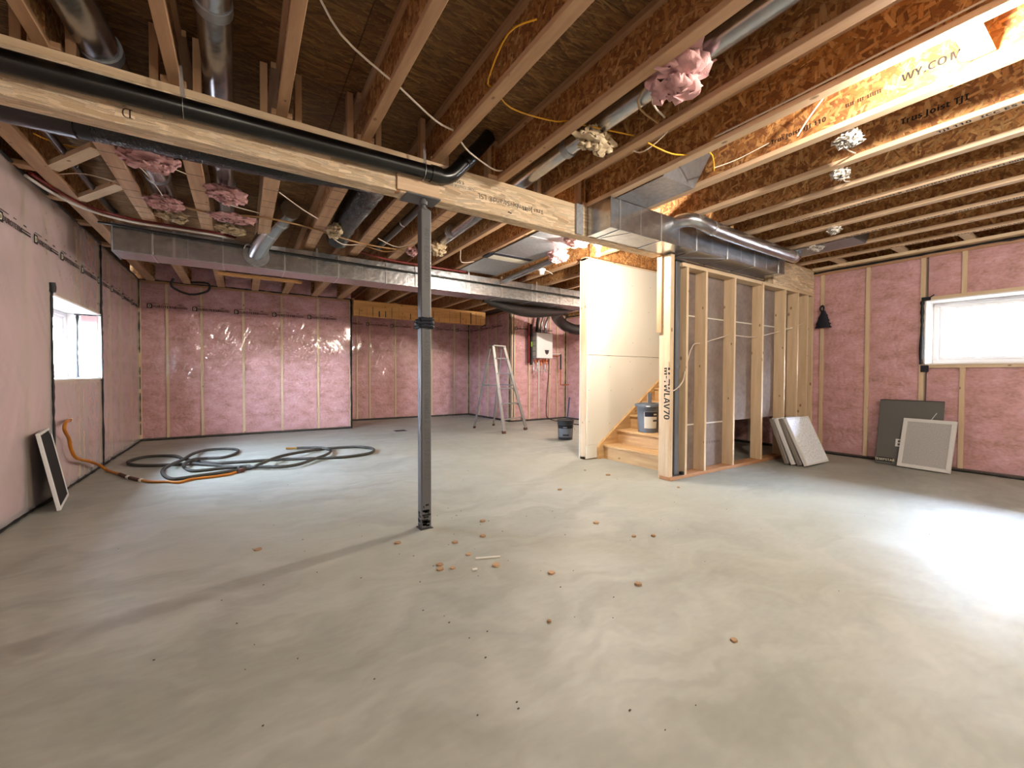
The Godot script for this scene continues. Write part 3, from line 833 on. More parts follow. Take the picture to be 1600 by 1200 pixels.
# ------------------------------------------------------------------ beam, posts
func make_beam_and_posts() -> void:
	var b := thing("support_beam", "long pale laminated strand beam carrying the joists across the room", "beam", Vector3(1.2, 2.458, -3.05))
	b.set_meta("kind", "structure")
	obj("ply", bb(-1.46, 0.94, 2.458, 2.70, -3.05, -2.99, 0.004), M.lsl, b)
	obj("ply", bb(0.965, 3.88, 2.458, 2.70, -3.05, -2.99, 0.004), M.lsl, b)
	obj("ply", bb(-1.46, 3.88, 2.458, 2.70, -3.11, -3.0505, 0.004), M.lsl, b)
	obj("splice_block", bb(0.94, 1.262, 2.47, 2.655, -2.9895, -2.972, 0.004), M.flange_pale, b)
	obj("splice_gap", bb(0.941, 0.964, 2.46, 2.70, -3.04, -2.996), M.plate, b)
	obj("nailer", bb(-1.46, 3.88, 2.7005, 2.743, -3.10, -2.992, 0.003), M.stud, b)
	var turned := Basis(Vector3(-1, 0, 0), Vector3(0, -1, 0), Vector3(0, 0, 1))
	text("lettering", "TimberStrand® LSL", 0.040, M.ink, b, Transform3D(turned, Vector3(1.835, 2.578, -2.9895)), "Droid Sans", false)
	text("lettering", "Trus Joist", 0.034, M.ink, b, Transform3D(turned * Basis(Vector3(0, 0, 1), 0.05), Vector3(2.14, 2.575, -2.9895)), "Droid Serif", true)
	text("lettering", "1.55E LSL", 0.026, M.ink_grey, b, Transform3D(turned, Vector3(1.40, 2.645, -2.9895)))
	text("lettering", "CCMC 12627-R  ESR-1387", 0.02, M.ink_grey, b, Transform3D(turned, Vector3(1.42, 2.61, -2.9895)), "Droid Sans", false)
	text("lettering", "~", 0.06, M.ink, b, Transform3D(turned, Vector3(1.90, 2.505, -2.9895)))
	text("lettering", "IIIIIIIIII IIIIIII IIIIIIII", 0.018, M.ink_grey, b, Transform3D(turned, Vector3(0.55, 2.645, -2.9895)))
	text("lettering", "(R)", 0.03, M.ink_grey, b, Transform3D(turned, Vector3(0.50, 2.60, -2.9895)))
	text("lettering", "D", 0.05, M.ink_brown, b, Transform3D(turned, Vector3(-0.50, 2.52, -2.9895)), "Droid Serif", false)
	# second length, over the stair wall
	var h := thing("stair_header", "pale strand board header above the open stud wall at right", "beam", Vector3(5.6, 2.39, -2.93))
	h.set_meta("kind", "structure")
	obj("ply", bb(3.95, 7.265, 2.46, 2.738, -3.0, -2.99), M.lsl, h)
	obj("ply", bb(6.05, 7.265, 2.388, 2.738, -2.99, -2.868, 0.004), M.lsl, h)
	# the post
	var x := 1.142; var z := -2.975; var q := 0.039
	var p := thing("steel_post", "grey square steel post in the middle of the floor with tape round it", "post", Vector3(x, 0, z))
	obj("column", bb(x - q, x + q, 0.004, 2.355, z - q, z + q, 0.006), M.post_grey, p)
	obj("base_plate", bb(x - 0.05, x + 0.05, 0.0, 0.004, z - 0.05, z + 0.05, 0.001), M.post_dark, p)
	obj("cap", bb(x - q + 0.012, x + q - 0.012, 2.355, 2.365, z - q + 0.012, z + q - 0.012, 0.003), M.post_grey, p)
	obj("screw", lathe(mb(), [Vector2(0, 2.365), Vector2(0.028, 2.365), Vector2(0.028, 2.38), Vector2(0.016, 2.382), Vector2(0.016, 2.40), Vector2(0.03, 2.402), Vector2(0.03, 2.43), Vector2(0.018, 2.434), Vector2(0.018, 2.445)], 14, Transform3D(Basis(), Vector3(x, 0, z - 0.02))), M.post_grey, p)
	obj("top_plate", bb(x - 0.14, x + 0.12, 2.445, 2.457, z - 0.135, z + 0.03, 0.003), M.post_grey, p)
	var tp := mb()
	var wob := noise(6, 2.5, 3)
	for k in 3: tube(tp, [Vector3(x - q - 0.006, 1.50 + k * 0.024, z + q + 0.006), Vector3(x, 1.505 + k * 0.022, z + q + 0.01), Vector3(x + q + 0.006, 1.50 + k * 0.025, z + q + 0.006), Vector3(x + q + 0.007, 1.51 + k * 0.02, z - q - 0.006), Vector3(x - q - 0.006, 1.50 + k * 0.02, z - q - 0.006), Vector3(x - q - 0.006, 1.50 + k * 0.024, z + q + 0.006)], 0.016, 6, 5, func(t, a): return 1.0 + 0.7 * wob.get_noise_2d(t * 30.0, a * 0.8 + k))
	tube(tp, [Vector3(x - q, 1.52, z + q), Vector3(x - q - 0.03, 1.525, z + q + 0.01), Vector3(x - q - 0.045, 1.53, z + q + 0.01)], 0.014, 6, 3)
	obj("tape", tp, M.tape, p)
	var down := Basis(Vector3(0, -1, 0), Vector3(1, 0, 0), Vector3(0, 0, 1))
	text("lettering", "A01-EI-/SOO10", 0.037, M.ink_grey, p, Transform3D(down, Vector3(x + 0.006, 2.02, z + q + 0.0004)), "Droid Sans Mono", false)
	text("lettering", "JK BC4550 Made in Canada", 0.037, M.ink_grey, p, Transform3D(down, Vector3(x + 0.006, 1.19, z + q + 0.0004)), "Droid Sans Mono", false)
	text("lettering", "Dec,12 2024 12:07:22", 0.037, M.ink_grey, p, Transform3D(down, Vector3(x + 0.006, 0.66, z + q + 0.0004)), "Droid Sans Mono", false)
	var sm := mb()
	for k in 26:
		var yy := 0.012 + pow(rng.randf(), 1.6) * 0.16
		addb(sm, x - q + rng.randf() * 0.066, x - q + rng.randf() * 0.066 + 0.008, yy, yy + 0.014, z + q, z + q + 0.0006)
	for k in 10:
		var yy := 0.012 + rng.randf() * 0.10
		addb(sm, x - q - 0.0006, x - q, yy, yy + 0.02, z - q + rng.randf() * 0.06, z - q + rng.randf() * 0.06 + 0.008)
	obj("mortar_splash", sm, M.ink, p)
	# twin post at the end of the stair wall
	var p2 := thing("steel_post", "slim grey steel post between the end studs of the stair wall", "post", Vector3(4.04, 0, -2.93))
	obj("column", bb(4.00, 4.075, 0.045, 2.40, -2.97, -2.895, 0.006), M.post_grey, p2)
	obj("base_plate", bb(3.96, 4.10, 0.0405, 0.045, -2.99, -2.87, 0.001), M.post_dark, p2)
	obj("top_plate", bb(3.97, 4.12, 2.40, 2.412, -2.99, -2.87, 0.003), M.post_dark, p2)
	var blk := mb()
	addb(blk, 4.09, 4.13, 0.041, 0.075, -2.90, -2.862)
	obj("shim", blk, M.ink, p2)
	# timber header over the alcove
	var t := thing("timber_header", "orange solid timber header across the alcove opening at the back", "beam", Vector3(3.6, 2.405, -9.36))
	t.set_meta("kind", "structure")
	obj("timber", bb(2.0, 5.19, 2.405, 2.735, -9.44, -9.30, 0.004), M.timber, t)
	var tk := mb()
	for k in 22: addb(tk, 2.1 + k * 0.14 + rng.randf() * 0.03, 2.104 + k * 0.14 + rng.randf() * 0.03, 2.41, 2.41 + 0.1 + rng.randf() * 0.22, -9.30, -9.2992)
	obj("saw_mark", tk, M.ink_brown, t)
	obj("joist_hanger", bb(5.14, 5.195, 2.395, 2.42, -9.45, -9.29, 0.002), M.sealant, t)

# ------------------------------------------------------------------ sheet metal
func duct_box(t: Node, x0: float, x1: float, y0: float, y1: float, z0: float, z1: float, every: float, first: float, m := "galvanised") -> void:
	obj("duct_body", bb(x0, x1, y0, y1, z0, z1, 0.004), M[m], t)
	var x := x0 + first; var k := 0
	while x < x1 - 0.05:
		if k % 2 == 0:
			var s := mb()
			var g := 0.006
			addb(s, x, x + 0.018, y0 - g, y1 + 0.001, z1, z1 + g, 0.002); addb(s, x, x + 0.018, y0 - g, y0, z0, z1, 0.002)
			obj("drive_cleat", s, M.seam, t)
		else:
			obj("crease", bb(x, x + 0.005, y0 + 0.003, y1, z1, z1 + 0.0025), M.seam, t)
		x += every; k += 1

func make_ducts() -> void:
	var t := thing("trunk_duct", "long rectangular galvanised trunk duct hung across the back of the room", "duct", Vector3(2.5, 2.41, -6.02))
	duct_box(t, -1.10, 5.6, 2.41, 2.70, -6.22, -5.84, 0.31, 0.30)
	obj("end_cap", bb(-1.112, -1.10, 2.402, 2.706, -6.228, -5.832, 0.002), M.galvanised_dull, t)
	for x in [-0.62, 0.80, 2.95, 3.55, 4.25]: obj("hanger_strap", bb(x, x + 0.025, 2.405, 2.743, -5.838, -5.834), M.seam, t)
	obj("joint_plate", bb(2.10, 2.16, 2.42, 2.70, -5.839, -5.828, 0.002), M.galvanised_dull, t)
	# black pipe that runs along its face
	var bp := thing("black_pipe", "thin black pipe run along the face of the far trunk duct", "pipe", Vector3(2.2, 2.55, -5.79))
	obj("pipe", tube(mb(), [Vector3(-1.2, 2.665, -5.80), Vector3(0.2, 2.625, -5.79), Vector3(2.2, 2.60, -5.80), Vector3(3.6, 2.585, -5.80), Vector3(5.5, 2.57, -5.80)], 0.012, 8, 6), M.abs, bp)
	obj("clip", tube(mb(), [Vector3(0.03, 2.60, -5.79), Vector3(0.05, 2.64, -5.775), Vector3(0.07, 2.66, -5.80)], 0.006, 6, 3), M.pex_white, bp)
	# round branch that drops into the trunk
	var el := thing("duct_elbow", "shiny round elbow dropping onto the trunk duct beneath the joists", "duct", Vector3(0.12, 2.6, -5.82))
	obj("elbow", tube(mb(), [Vector3(0.46, 2.93, -5.15), Vector3(0.42, 2.92, -5.35), Vector3(0.33, 2.85, -5.55), Vector3(0.22, 2.70, -5.72), Vector3(0.15, 2.57, -5.88)], 0.098, 18, 2), M.galvanised, el)
	for q in [[0.385, 2.895, -5.45], [0.28, 2.79, -5.63]]:
		obj("gore_ring", tube(mb(), [Vector3(q[0] + 0.012, q[1] + 0.012, q[2] + 0.018), Vector3(q[0] - 0.012, q[1] - 0.012, q[2] - 0.018)], 0.102, 18, 1), M.seam, el)
	obj("collar", tube(mb(), [Vector3(0.155, 2.56, -5.825), Vector3(0.155, 2.56, -5.842)], 0.135, 22, 1), M.galvanised_dull, el)
	# the nearer box duct
	var r := thing("supply_duct", "wide rectangular galvanised duct under the joists above the stair opening", "duct", Vector3(4.3, 2.465, -2.84))
	duct_box(r, 2.785, 5.96, 2.468, 2.738, -2.985, -2.69, 0.29, 0.10)
	obj("end_flange", bb(2.768, 2.785, 2.462, 2.740, -2.988, -2.684, 0.002), M.galvanised, r)
	obj("drive_cleat", bb(2.62, 2.70, 2.462, 2.740, -2.99, -2.965, 0.002), M.galvanised_dull, r)
	obj("bottom_seam", bar(mb(), Vector3(3.05, 2.466, -2.70), Vector3(2.92, 2.466, -2.97), 0.012, 0.004), M.seam, r)
	obj("bottom_seam", bar(mb(), Vector3(4.60, 2.465, -2.70), Vector3(4.10, 2.465, -2.97), 0.015, 0.006), M.galvanised_dull, r)
	var br := thing("branch_duct", "shiny round branch duct along the front of the box duct", "duct", Vector3(4.9, 2.6, -2.56))
	obj("pipe", tube(mb(), [Vector3(4.06, 2.655, -2.52), Vector3(4.6, 2.65, -2.535), Vector3(5.82, 2.65, -2.55)], 0.068, 20, 2), M.galvanised, br)
	obj("elbow", tube(mb(), [Vector3(3.72, 2.70, -2.70), Vector3(3.74, 2.70, -2.60), Vector3(3.80, 2.685, -2.54), Vector3(3.92, 2.665, -2.515), Vector3(4.06, 2.655, -2.52)], 0.066, 18, 2), M.galvanised, br)
	for q in [[4.03, 4.07, -2.52, 0.073], [5.80, 5.86, -2.55, 0.072]]:
		obj("joint_collar", tube(mb(), [Vector3(q[0], 2.655, q[2]), Vector3(q[1], 2.655, q[2])], q[3], 20, 1), M.seam, br)
	obj("end_elbow", tube(mb(), [Vector3(5.83, 2.65, -2.55), Vector3(5.95, 2.66, -2.57), Vector3(6.0, 2.72, -2.58), Vector3(6.0, 2.9, -2.58)], 0.066, 16, 3), M.galvanised, br)
	# boots and panned bays
	var bo := thing("duct_boot", "flat grey sheet metal boot rising between joists from the box duct", "duct", Vector3(3.05, 2.74, -2.4))
	var s := mb()
	addb(s, 2.845, 3.25, 2.739, 2.743, -2.69, -2.19)
	quad(s, Vector3(2.845, 2.741, -2.19), Vector3(3.25, 2.741, -2.19), Vector3(3.25, 3.05, -1.98), Vector3(2.845, 3.05, -1.98), Vector3(0, 0.5, 0.8).normalized() * -1.0, Vector2.ZERO, Vector2.RIGHT, Vector2.ONE, Vector2.DOWN)
	obj("boot", s, M.galvanised_dull, bo)
	var b2 := thing("duct_boot", "flat grey sheet metal boot at the far right joists near the stair wall", "duct", Vector3(6.1, 2.74, -2.4))
	var s2 := mb()
	addb(s2, 5.90, 6.29, 2.736, 2.741, -2.86, -1.95)
	quad(s2, Vector3(5.90, 2.738, -1.95), Vector3(6.29, 2.738, -1.95), Vector3(6.29, 3.05, -1.85), Vector3(5.90, 3.05, -1.85), Vector3(0, -0.5, -0.8).normalized(), Vector2.ZERO, Vector2.RIGHT, Vector2.ONE, Vector2.DOWN)
	obj("boot", s2, M.galvanised_dull, b2)
	var pn := thing("return_duct", "sheet metal return panning under the joists beyond the beam", "duct", Vector3(3.1, 2.735, -4.4))
	for q in [[-3.15, -3.95], [-3.96, -4.70], [-4.71, -5.8]]:
		obj("panel", bb(2.775, 3.415, 2.734, 2.7385, q[1], q[0], 0.001), M.galvanised_dull, pn)
	obj("lip", bb(2.775, 3.415, 2.73, 2.734, -3.97, -3.93), M.seam, pn)
	var fs := thing("filter_slot", "white filter slot edged with blue tape under the return duct", "slot", Vector3(3.05, 2.73, -4.83))
	obj("cover", bb(2.80, 3.36, 2.728, 2.7335, -4.97, -4.80, 0.001), M.paper, fs)
	obj("tape", bb(2.775, 3.38, 2.729, 2.7335, -4.80, -4.72, 0.001), M.tape, fs)
	obj("tape", bb(2.72, 2.80, 2.727, 2.7335, -4.97, -4.72, 0.001), M.tape, fs)
	obj("duct_pipe", tube(mb(), [Vector3(3.52, 2.70, -4.25), Vector3(3.53, 2.68, -5.0), Vector3(3.55, 2.66, -5.75)], 0.045, 12, 2), M.galvanised, thing("round_duct", "thin round galvanised duct beside the lamp holder beyond the beam", "duct", Vector3(3.53, 2.64, -5.0)))
	# round ducts that run in the joist bays
	var runs := [
		["round galvanised duct in the joist bay nearest the left wall, above the beam", [Vector3(-0.70, 2.92, -2.4), Vector3(-0.62, 2.88, -3.15), Vector3(-0.60, 2.87, -4.0), Vector3(-0.60, 2.86, -5.55)], 0.09],
		["round galvanised duct with a wide collar in the second bay from the left wall", [Vector3(-0.10, 2.90, 1.0), Vector3(-0.10, 2.89, -2.5), Vector3(-0.115, 2.87, -4.0), Vector3(-0.12, 2.86, -5.55)], 0.075],
		["long round galvanised duct in the bay right of the steel post", [Vector3(2.07, 2.87, 0.5), Vector3(2.07, 2.86, -2.0), Vector3(2.10, 2.85, -3.3), Vector3(2.14, 2.84, -5.0)], 0.066]]
	for q in runs:
		var d := thing("round_duct", q[0], "duct", q[1][1] - Vector3(0, q[2], 0))
		obj("pipe", tube(mb(), q[1], q[2], 18, 4), M.galvanised, d)
		var zs := [-2.45, -4.6] if q[2] < 0.09 else [-3.1, -4.7]
		for zz in zs:
			var a: Vector3 = q[1][1].lerp(q[1][2], clampf((q[1][1].z - zz) / (q[1][1].z - q[1][2].z), 0, 1))
			obj("joint_collar", tube(mb(), [Vector3(a.x, a.y, zz + 0.03), Vector3(a.x, a.y, zz - 0.03)], q[2] + 0.006, 18, 1), M.galvanised_dull, d)
	# black wrapped flexible duct behind the beam
	var fx := thing("flexible_duct", "black wrapped flexible duct running behind the beam and into a joist bay", "duct", Vector3(0, 2.55, -3.3))
	var wob := noise(19, 1.0, 2)
	obj("sleeve", tube(mb(), [Vector3(-1.46, 2.555, -3.26), Vector3(-0.6, 2.56, -3.27), Vector3(0.2, 2.575, -3.27), Vector3(0.62, 2.62, -3.29), Vector3(0.9, 2.70, -3.45), Vector3(1.0, 2.81, -3.9)], 0.102, 20, 14, func(t, a): return 1.0 + 0.02 * sin(t * 160.0) + 0.06 * wob.get_noise_2d(t * 5.0, cos(a) * 2.0)), M.wrap, fx)
	obj("sleeve", tube(mb(), [Vector3(1.0, 2.83, -3.8), Vector3(1.0, 2.84, -4.4), Vector3(0.99, 2.84, -5.0), Vector3(0.99, 2.80, -5.5)], 0.12, 20, 16, func(t, a): return 1.0 + 0.12 * wob.get_noise_2d(t * 6.0, cos(a) * 3.0 + 9.0)), M.wrap, fx)
	obj("seam_tape", tube(mb(), [Vector3(-0.75, 2.558, -3.27), Vector3(-0.69, 2.558, -3.27)], 0.108, 18, 1), M.sealant, fx)
	obj("bare_sleeve", tube(mb(), [Vector3(-1.46, 2.553, -3.26), Vector3(-0.76, 2.553, -3.27)], 0.107, 20, 8, func(t, a): return 1.0 + 0.03 * wob.get_noise_2d(t * 12.0, a)), M.wrap_grey, fx)
	# black flexible duct by the water heater, and the sagging one under the trunk
	var f2 := thing("flexible_duct", "black flexible duct bending down behind the white boarded wall", "duct", Vector3(6.7, 2.3, -7.6))
	obj("sleeve", tube(mb(), [Vector3(5.50, 2.54, -6.24), Vector3(5.62, 2.54, -6.7), Vector3(5.8, 2.50, -7.2), Vector3(6.1, 2.42, -7.5), Vector3(6.4, 2.30, -7.6), Vector3(6.75, 2.24, -7.6), Vector3(7.1, 2.3, -7.6)], 0.12, 18, 12, func(t, a): return 1.0 + 0.05 * sin(t * 110.0)), M.wrap, f2)
	var f3 := thing("duct_hood", "dark tapered hood slung beneath the trunk duct before the alcove", "duct", Vector3(4.3, 2.25, -6.6))
	obj("hood", tube(mb(), [Vector3(3.45, 2.42, -6.25), Vector3(3.9, 2.345, -6.27), Vector3(4.4, 2.315, -6.3), Vector3(5.0, 2.36, -6.32), Vector3(5.5, 2.44, -6.35)], 0.11, 18, 6, func(t, a): return 0.25 + 0.75 * sin(clampf(t / 2.1, 0.02, 0.98) * PI)), M.wrap, f3)

func make_lamps() -> void:
	var names := ["bare glowing bulb between the joists at top right", "bare glowing bulb in the stair opening behind the beam", "unseen bulb behind the boarded wall, placed to light the utility corner", "unseen bulb behind the camera at the left, placed to light the left wall", "added fill bulb behind the camera in the middle", "unseen bulb behind the camera at the right, placed to light the back wall and post"]  # later bulbs are out of view, placed to light the corner, walls and floor
	for i in bulb_spots.size():
		var p: Vector3 = bulb_spots[i]
		var l := thing("lamp", names[i], "lamp", p)
		var holder := lathe(mb(), [Vector2(0, 0.115), Vector2(0.05, 0.115), Vector2(0.052, 0.10), Vector2(0.034, 0.085), Vector2(0.024, 0.06), Vector2(0.02, 0.04), Vector2(0, 0.04)], 18, Transform3D(Basis(), p))
		obj("lampholder", holder, M.porcelain, l)
		var prof := []
		for k in 13:
			var a := PI * k / 12.0
			prof.append(Vector2(0.030 * sin(a), -0.030 * cos(a)))
		obj("bulb", lathe(mb(), prof, 18, Transform3D(Basis(), p)), M.bulb, l)
		if p.y + 0.115 < HJ - 0.03:
			obj("mount", bb(p.x - 0.05, p.x + 0.05, p.y + 0.115, HJ - 0.001, p.z - 0.05, p.z + 0.05, 0.003), M.galvanised_dull, l)
		else:
			var lo := 0.144 if i == 0 else 0.32
			obj("mount", bb(p.x - lo, p.x + lo * 2.15, p.y + 0.115, p.y + 0.124, p.z - 0.05, p.z + 0.05, 0.002), M.galvanised_dull, l)
		var o := OmniLight3D.new(); o.name = "light"; o.light_color = Color(1.0, 0.955, 0.89); o.light_energy = bulb_power[i]; o.light_size = 0.03
		o.omni_range = 30.0; o.omni_attenuation = 2.0; o.shadow_enabled = true
		l.add_child(o)
	var h := thing("lamp_holder", "white porcelain lamp holder without a bulb on a joist beyond the beam", "lamp holder", Vector3(3.80, 2.66, -5.08))
	obj("holder", lathe(mb(), [Vector2(0, 2.742), Vector2(0.058, 2.742), Vector2(0.06, 2.725), Vector2(0.045, 2.71), Vector2(0.036, 2.68), Vector2(0.034, 2.66), Vector2(0.024, 2.66), Vector2(0.022, 2.69), Vector2(0, 2.69)], 20, Transform3D(Basis(), Vector3(3.80, 0, -5.08))), M.porcelain, h)
	obj("cord", tube(mb(), [Vector3(3.80, 2.735, -5.08), Vector3(3.90, 2.72, -5.06), Vector3(4.02, 2.70, -5.1)], 0.006, 6, 3), M.cable_white, h)
	var q := Vector3(3.62, 0, -3.58)

func make_pipes() -> void:
	var p := thing("drain_pipe", "thick black plastic drain pipe along the near face of the beam", "pipe", Vector3(0, 2.53, -2.93))
	obj("pipe", tube(mb(), [Vector3(-1.46, 2.575, -2.925), Vector3(-0.5, 2.59, -2.925), Vector3(0.5, 2.605, -2.925), Vector3(1.20, 2.617, -2.925)], 0.054, 20, 2), M.abs, p)
	obj("hub", tube(mb(), [Vector3(1.17, 2.617, -2.925), Vector3(1.245, 2.618, -2.925)], 0.061, 20, 1), M.abs, p)
	obj("elbow", tube(mb(), [Vector3(1.20, 2.617, -2.925), Vector3(1.28, 2.62, -2.925), Vector3(1.35, 2.66, -2.925), Vector3(1.43, 2.75, -2.92), Vector3(1.50, 2.83, -2.915)], 0.055, 20, 4), M.abs, p)
	obj("hub", tube(mb(), [Vector3(1.44, 2.765, -2.92), Vector3(1.51, 2.84, -2.915)], 0.062, 20, 1), M.abs, p)
	obj("riser", tube(mb(), [Vector3(1.48, 2.81, -2.915), Vector3(1.58, 2.93, -2.92), Vector3(1.66, 3.03, -2.92)], 0.054, 18, 2), M.abs, p)
	for x in [-0.255, 1.115]:
		var s := mb()
		var yy := 2.595 if x < 0 else 2.616
		for k in 7:
			var a := -PI * 0.75 + k * PI * 0.25
			var b := a + PI * 0.25
			if k < 5: bar(s, Vector3(x, yy + 0.057 * sin(a) * 1.0, -2.925 + 0.057 * cos(a)), Vector3(x, yy + 0.057 * sin(b), -2.925 + 0.057 * cos(b)), 0.02, 0.0015, Vector3.RIGHT.cross(Vector3(0, sin(a + 0.4), cos(a + 0.4))).normalized())
		bar(s, Vector3(x, yy + 0.04, -2.885), Vector3(x - 0.012, HJ + 0.05, -2.88), 0.02, 0.0015, Vector3(0, 0, 1))
		obj("hanger_strap", s, M.seam, p)
	var d := thing("drain_pipe", "narrow dark pipe sloping down the joist bay beside the left wall", "pipe", Vector3(-1.1, 2.75, -4.8))
	obj("pipe", tube(mb(), [Vector3(-1.11, 2.86, -3.4), Vector3(-1.11, 2.81, -4.2), Vector3(-1.09, 2.79, -5.5), Vector3(-1.06, 2.78, -5.75)], 0.024, 12, 3), M.abs, d)
	obj("band", tube(mb(), [Vector3(-1.105, 2.804, -4.68), Vector3(-1.105, 2.803, -4.71)], 0.027, 12, 1), M.seam, d)
	var d2 := thing("drain_pipe", "dark drain pipe in the joist bay left of the steel post beyond the beam", "pipe", Vector3(1.5, 2.75, -4.5))
	obj("pipe", tube(mb(), [Vector3(1.52, 2.84, -3.2), Vector3(1.52, 2.83, -4.2), Vector3(1.50, 2.81, -5.6)], 0.042, 14, 3), M.abs, d2)
	obj("band", tube(mb(), [Vector3(1.515, 2.825, -4.55), Vector3(1.515, 2.824, -4.58)], 0.045, 14, 1), M.seam, d2)
	# water lines above the trunk duct
	for q in [["red water pipe bending from the left wall over the trunk duct", M.pex_red, 0.0], ["white water pipe bending from the left wall over the trunk duct", M.pex_white, -0.035]]:
		var t := thing("water_pipe", q[0], "pipe", Vector3(-0.9, 2.70 + q[2], -5.78))
		var o := Vector3(q[2] * 0.5, q[2], -q[2] * 0.8)
		obj("pipe", tube(mb(), [Vector3(-1.40, 2.735, -4.9) + o, Vector3(-1.34, 2.73, -5.2) + o, Vector3(-1.22, 2.735, -5.55) + o, Vector3(-0.95, 2.735, -5.76) + o, Vector3(-0.5, 2.735, -5.78) + o, Vector3(-0.22, 2.735, -5.80) + o, Vector3(-0.05, 2.76, -5.95) + o], 0.012, 8, 5), q[1], t)
	var rp := thing("water_pipe", "red water pipe behind the steel post over the trunk duct", "pipe", Vector3(1.9, 2.71, -5.8))
	obj("pipe", tube(mb(), [Vector3(1.25, 2.775, -5.75), Vector3(1.7, 2.73, -5.80), Vector3(2.4, 2.72, -5.80), Vector3(2.9, 2.725, -5.82)], 0.014, 8, 4), M.pex_red, rp)

func cable(label: String, pts: Array, m: String, r := 0.0045) -> void:
	var lo: Vector3 = pts[0]
	for p in pts:
		if p.y < lo.y: lo = p
	var t := thing("cable", label, "cable", lo - Vector3(0, r, 0))
	obj("jacket", tube(mb(), pts, r, 6, 4), M[m], t)

func make_cables() -> void:
	cable("yellow cable looping from the ceiling edge past the third near joist", [Vector3(1.16, 2.79, -1.60), Vector3(1.10, 2.80, -1.75), Vector3(1.16, 2.78, -2.05), Vector3(1.22, 2.80, -2.12)], "cable_yellow")
	cable("yellow cable threaded through the joists right of the drain elbow", [Vector3(1.25, 2.83, -2.15), Vector3(1.42, 2.80, -2.22), Vector3(1.70, 2.79, -2.17), Vector3(1.81, 2.81, -2.14), Vector3(1.90, 2.80, -2.11), Vector3(2.30, 2.81, -2.02)], "cable_yellow")
	cable("yellow cable dipping below the joist before the flat metal boot", [Vector3(2.33, 2.82, -2.02), Vector3(2.45, 2.76, -1.97), Vector3(2.62, 2.74, -1.94), Vector3(2.78, 2.77, -1.92)], "cable_yellow", 0.0055)
	cable("short yellow cable drooping across the raised end of the metal boot", [Vector3(2.83, 2.80, -1.85), Vector3(2.98, 2.80, -1.86), Vector3(3.12, 2.75, -1.93)], "cable_yellow", 0.0055)
	cable("white cable crossing the near joists left of the beam post", [Vector3(0.25, 2.85, -2.0), Vector3(0.42, 2.80, -2.2), Vector3(0.70, 2.765, -2.33)], "cable_white", 0.006)
	cable("white cable running from the second joist to the drain elbow", [Vector3(0.76, 2.765, -2.36), Vector3(1.03, 2.74, -2.5), Vector3(1.20, 2.78, -2.60)], "cable_white", 0.006)
	cable("white cable sagging past the black drain elbow", [Vector3(1.28, 2.765, -2.66), Vector3(1.40, 2.75, -2.74), Vector3(1.65, 2.74, -2.84), Vector3(1.79, 2.80, -2.92)], "cable_white", 0.006)
	cable("white cable stapled along the joist edge under the bright bulb", [Vector3(2.76, 2.80, -0.3), Vector3(2.755, 2.792, -0.8), Vector3(2.757, 2.788, -1.3), Vector3(2.755, 2.79, -1.7)], "cable_white", 0.006)
	cable("pair of white cables hanging over the pink tuft at the top", [Vector3(2.02, 2.98, -1.15), Vector3(2.03, 2.86, -1.35), Vector3(1.98, 2.74, -1.6), Vector3(2.28, 2.79, -1.75)], "cable_white", 0.006)
	cable("tan cable hanging beside the pink tuft at the top", [Vector3(1.93, 2.98, -1.2), Vector3(1.95, 2.85, -1.4), Vector3(1.99, 2.78, -1.72), Vector3(2.28, 2.78, -1.80)], "cable_tan", 0.006)
	cable("white twin cable dropping from a joist web onto the yellow cable", [Vector3(2.46, 2.98, -1.80), Vector3(2.50, 2.85, -1.88), Vector3(2.45, 2.76, -2.05), Vector3(2.40, 2.78, -2.12)], "cable_white", 0.005)
	cable("white twin cable running down a lit web beside the printed joist", [Vector3(3.27, 3.0, -1.25), Vector3(3.22, 2.88, -1.32), Vector3(3.20, 2.78, -1.38)], "cable_white", 0.006)
	cable("white cable through a white tuft under the third right joist", [Vector3(3.36, 2.80, -1.15), Vector3(3.42, 2.72, -1.17), Vector3(3.50, 2.70, -1.2), Vector3(3.8, 2.78, -1.25)], "cable_white", 0.005)
	cable("white cable through a white tuft under the fourth right joist", [Vector3(3.88, 2.80, -1.35), Vector3(3.95, 2.72, -1.38), Vector3(4.05, 2.70, -1.40), Vector3(4.3, 2.78, -1.45)], "cable_white", 0.005)
	cable("thin white wire from the boot corner to the printed joist", [Vector3(3.10, 2.76, -1.92), Vector3(3.2, 2.80, -1.80), Vector3(3.28, 2.86, -1.60)], "cable_white", 0.004)
	# beyond the beam
	cable("tan cables slung between the joists left of the round elbow", [Vector3(-0.75, 2.76, -5.0), Vector3(-0.3, 2.73, -5.1), Vector3(0.22, 2.73, -4.95), Vector3(0.72, 2.73, -5.05), Vector3(1.2, 2.71, -5.2), Vector3(1.75, 2.74, -5.3)], "cable_tan", 0.009)
	cable("white cable slung from the second far joist towards the elbow", [Vector3(0.29, 2.75, -4.25), Vector3(0.5, 2.73, -4.5), Vector3(0.68, 2.75, -4.75)], "cable_white", 0.005)
	cable("white cable looping beneath the black wrapped duct", [Vector3(0.80, 2.74, -5.1), Vector3(1.0, 2.68, -5.25), Vector3(1.2, 2.72, -5.3)], "cable_white", 0.005)
	cable("white cable draped behind the top of the steel post", [Vector3(1.35, 2.74, -5.0), Vector3(1.6, 2.68, -5.0), Vector3(1.8, 2.74, -4.7)], "cable_white", 0.005)
	cable("second tan cable slung under the far joists beside the post", [Vector3(1.3, 2.73, -5.35), Vector3(1.55, 2.69, -5.3), Vector3(1.75, 2.74, -5.1)], "cable_tan", 0.006)
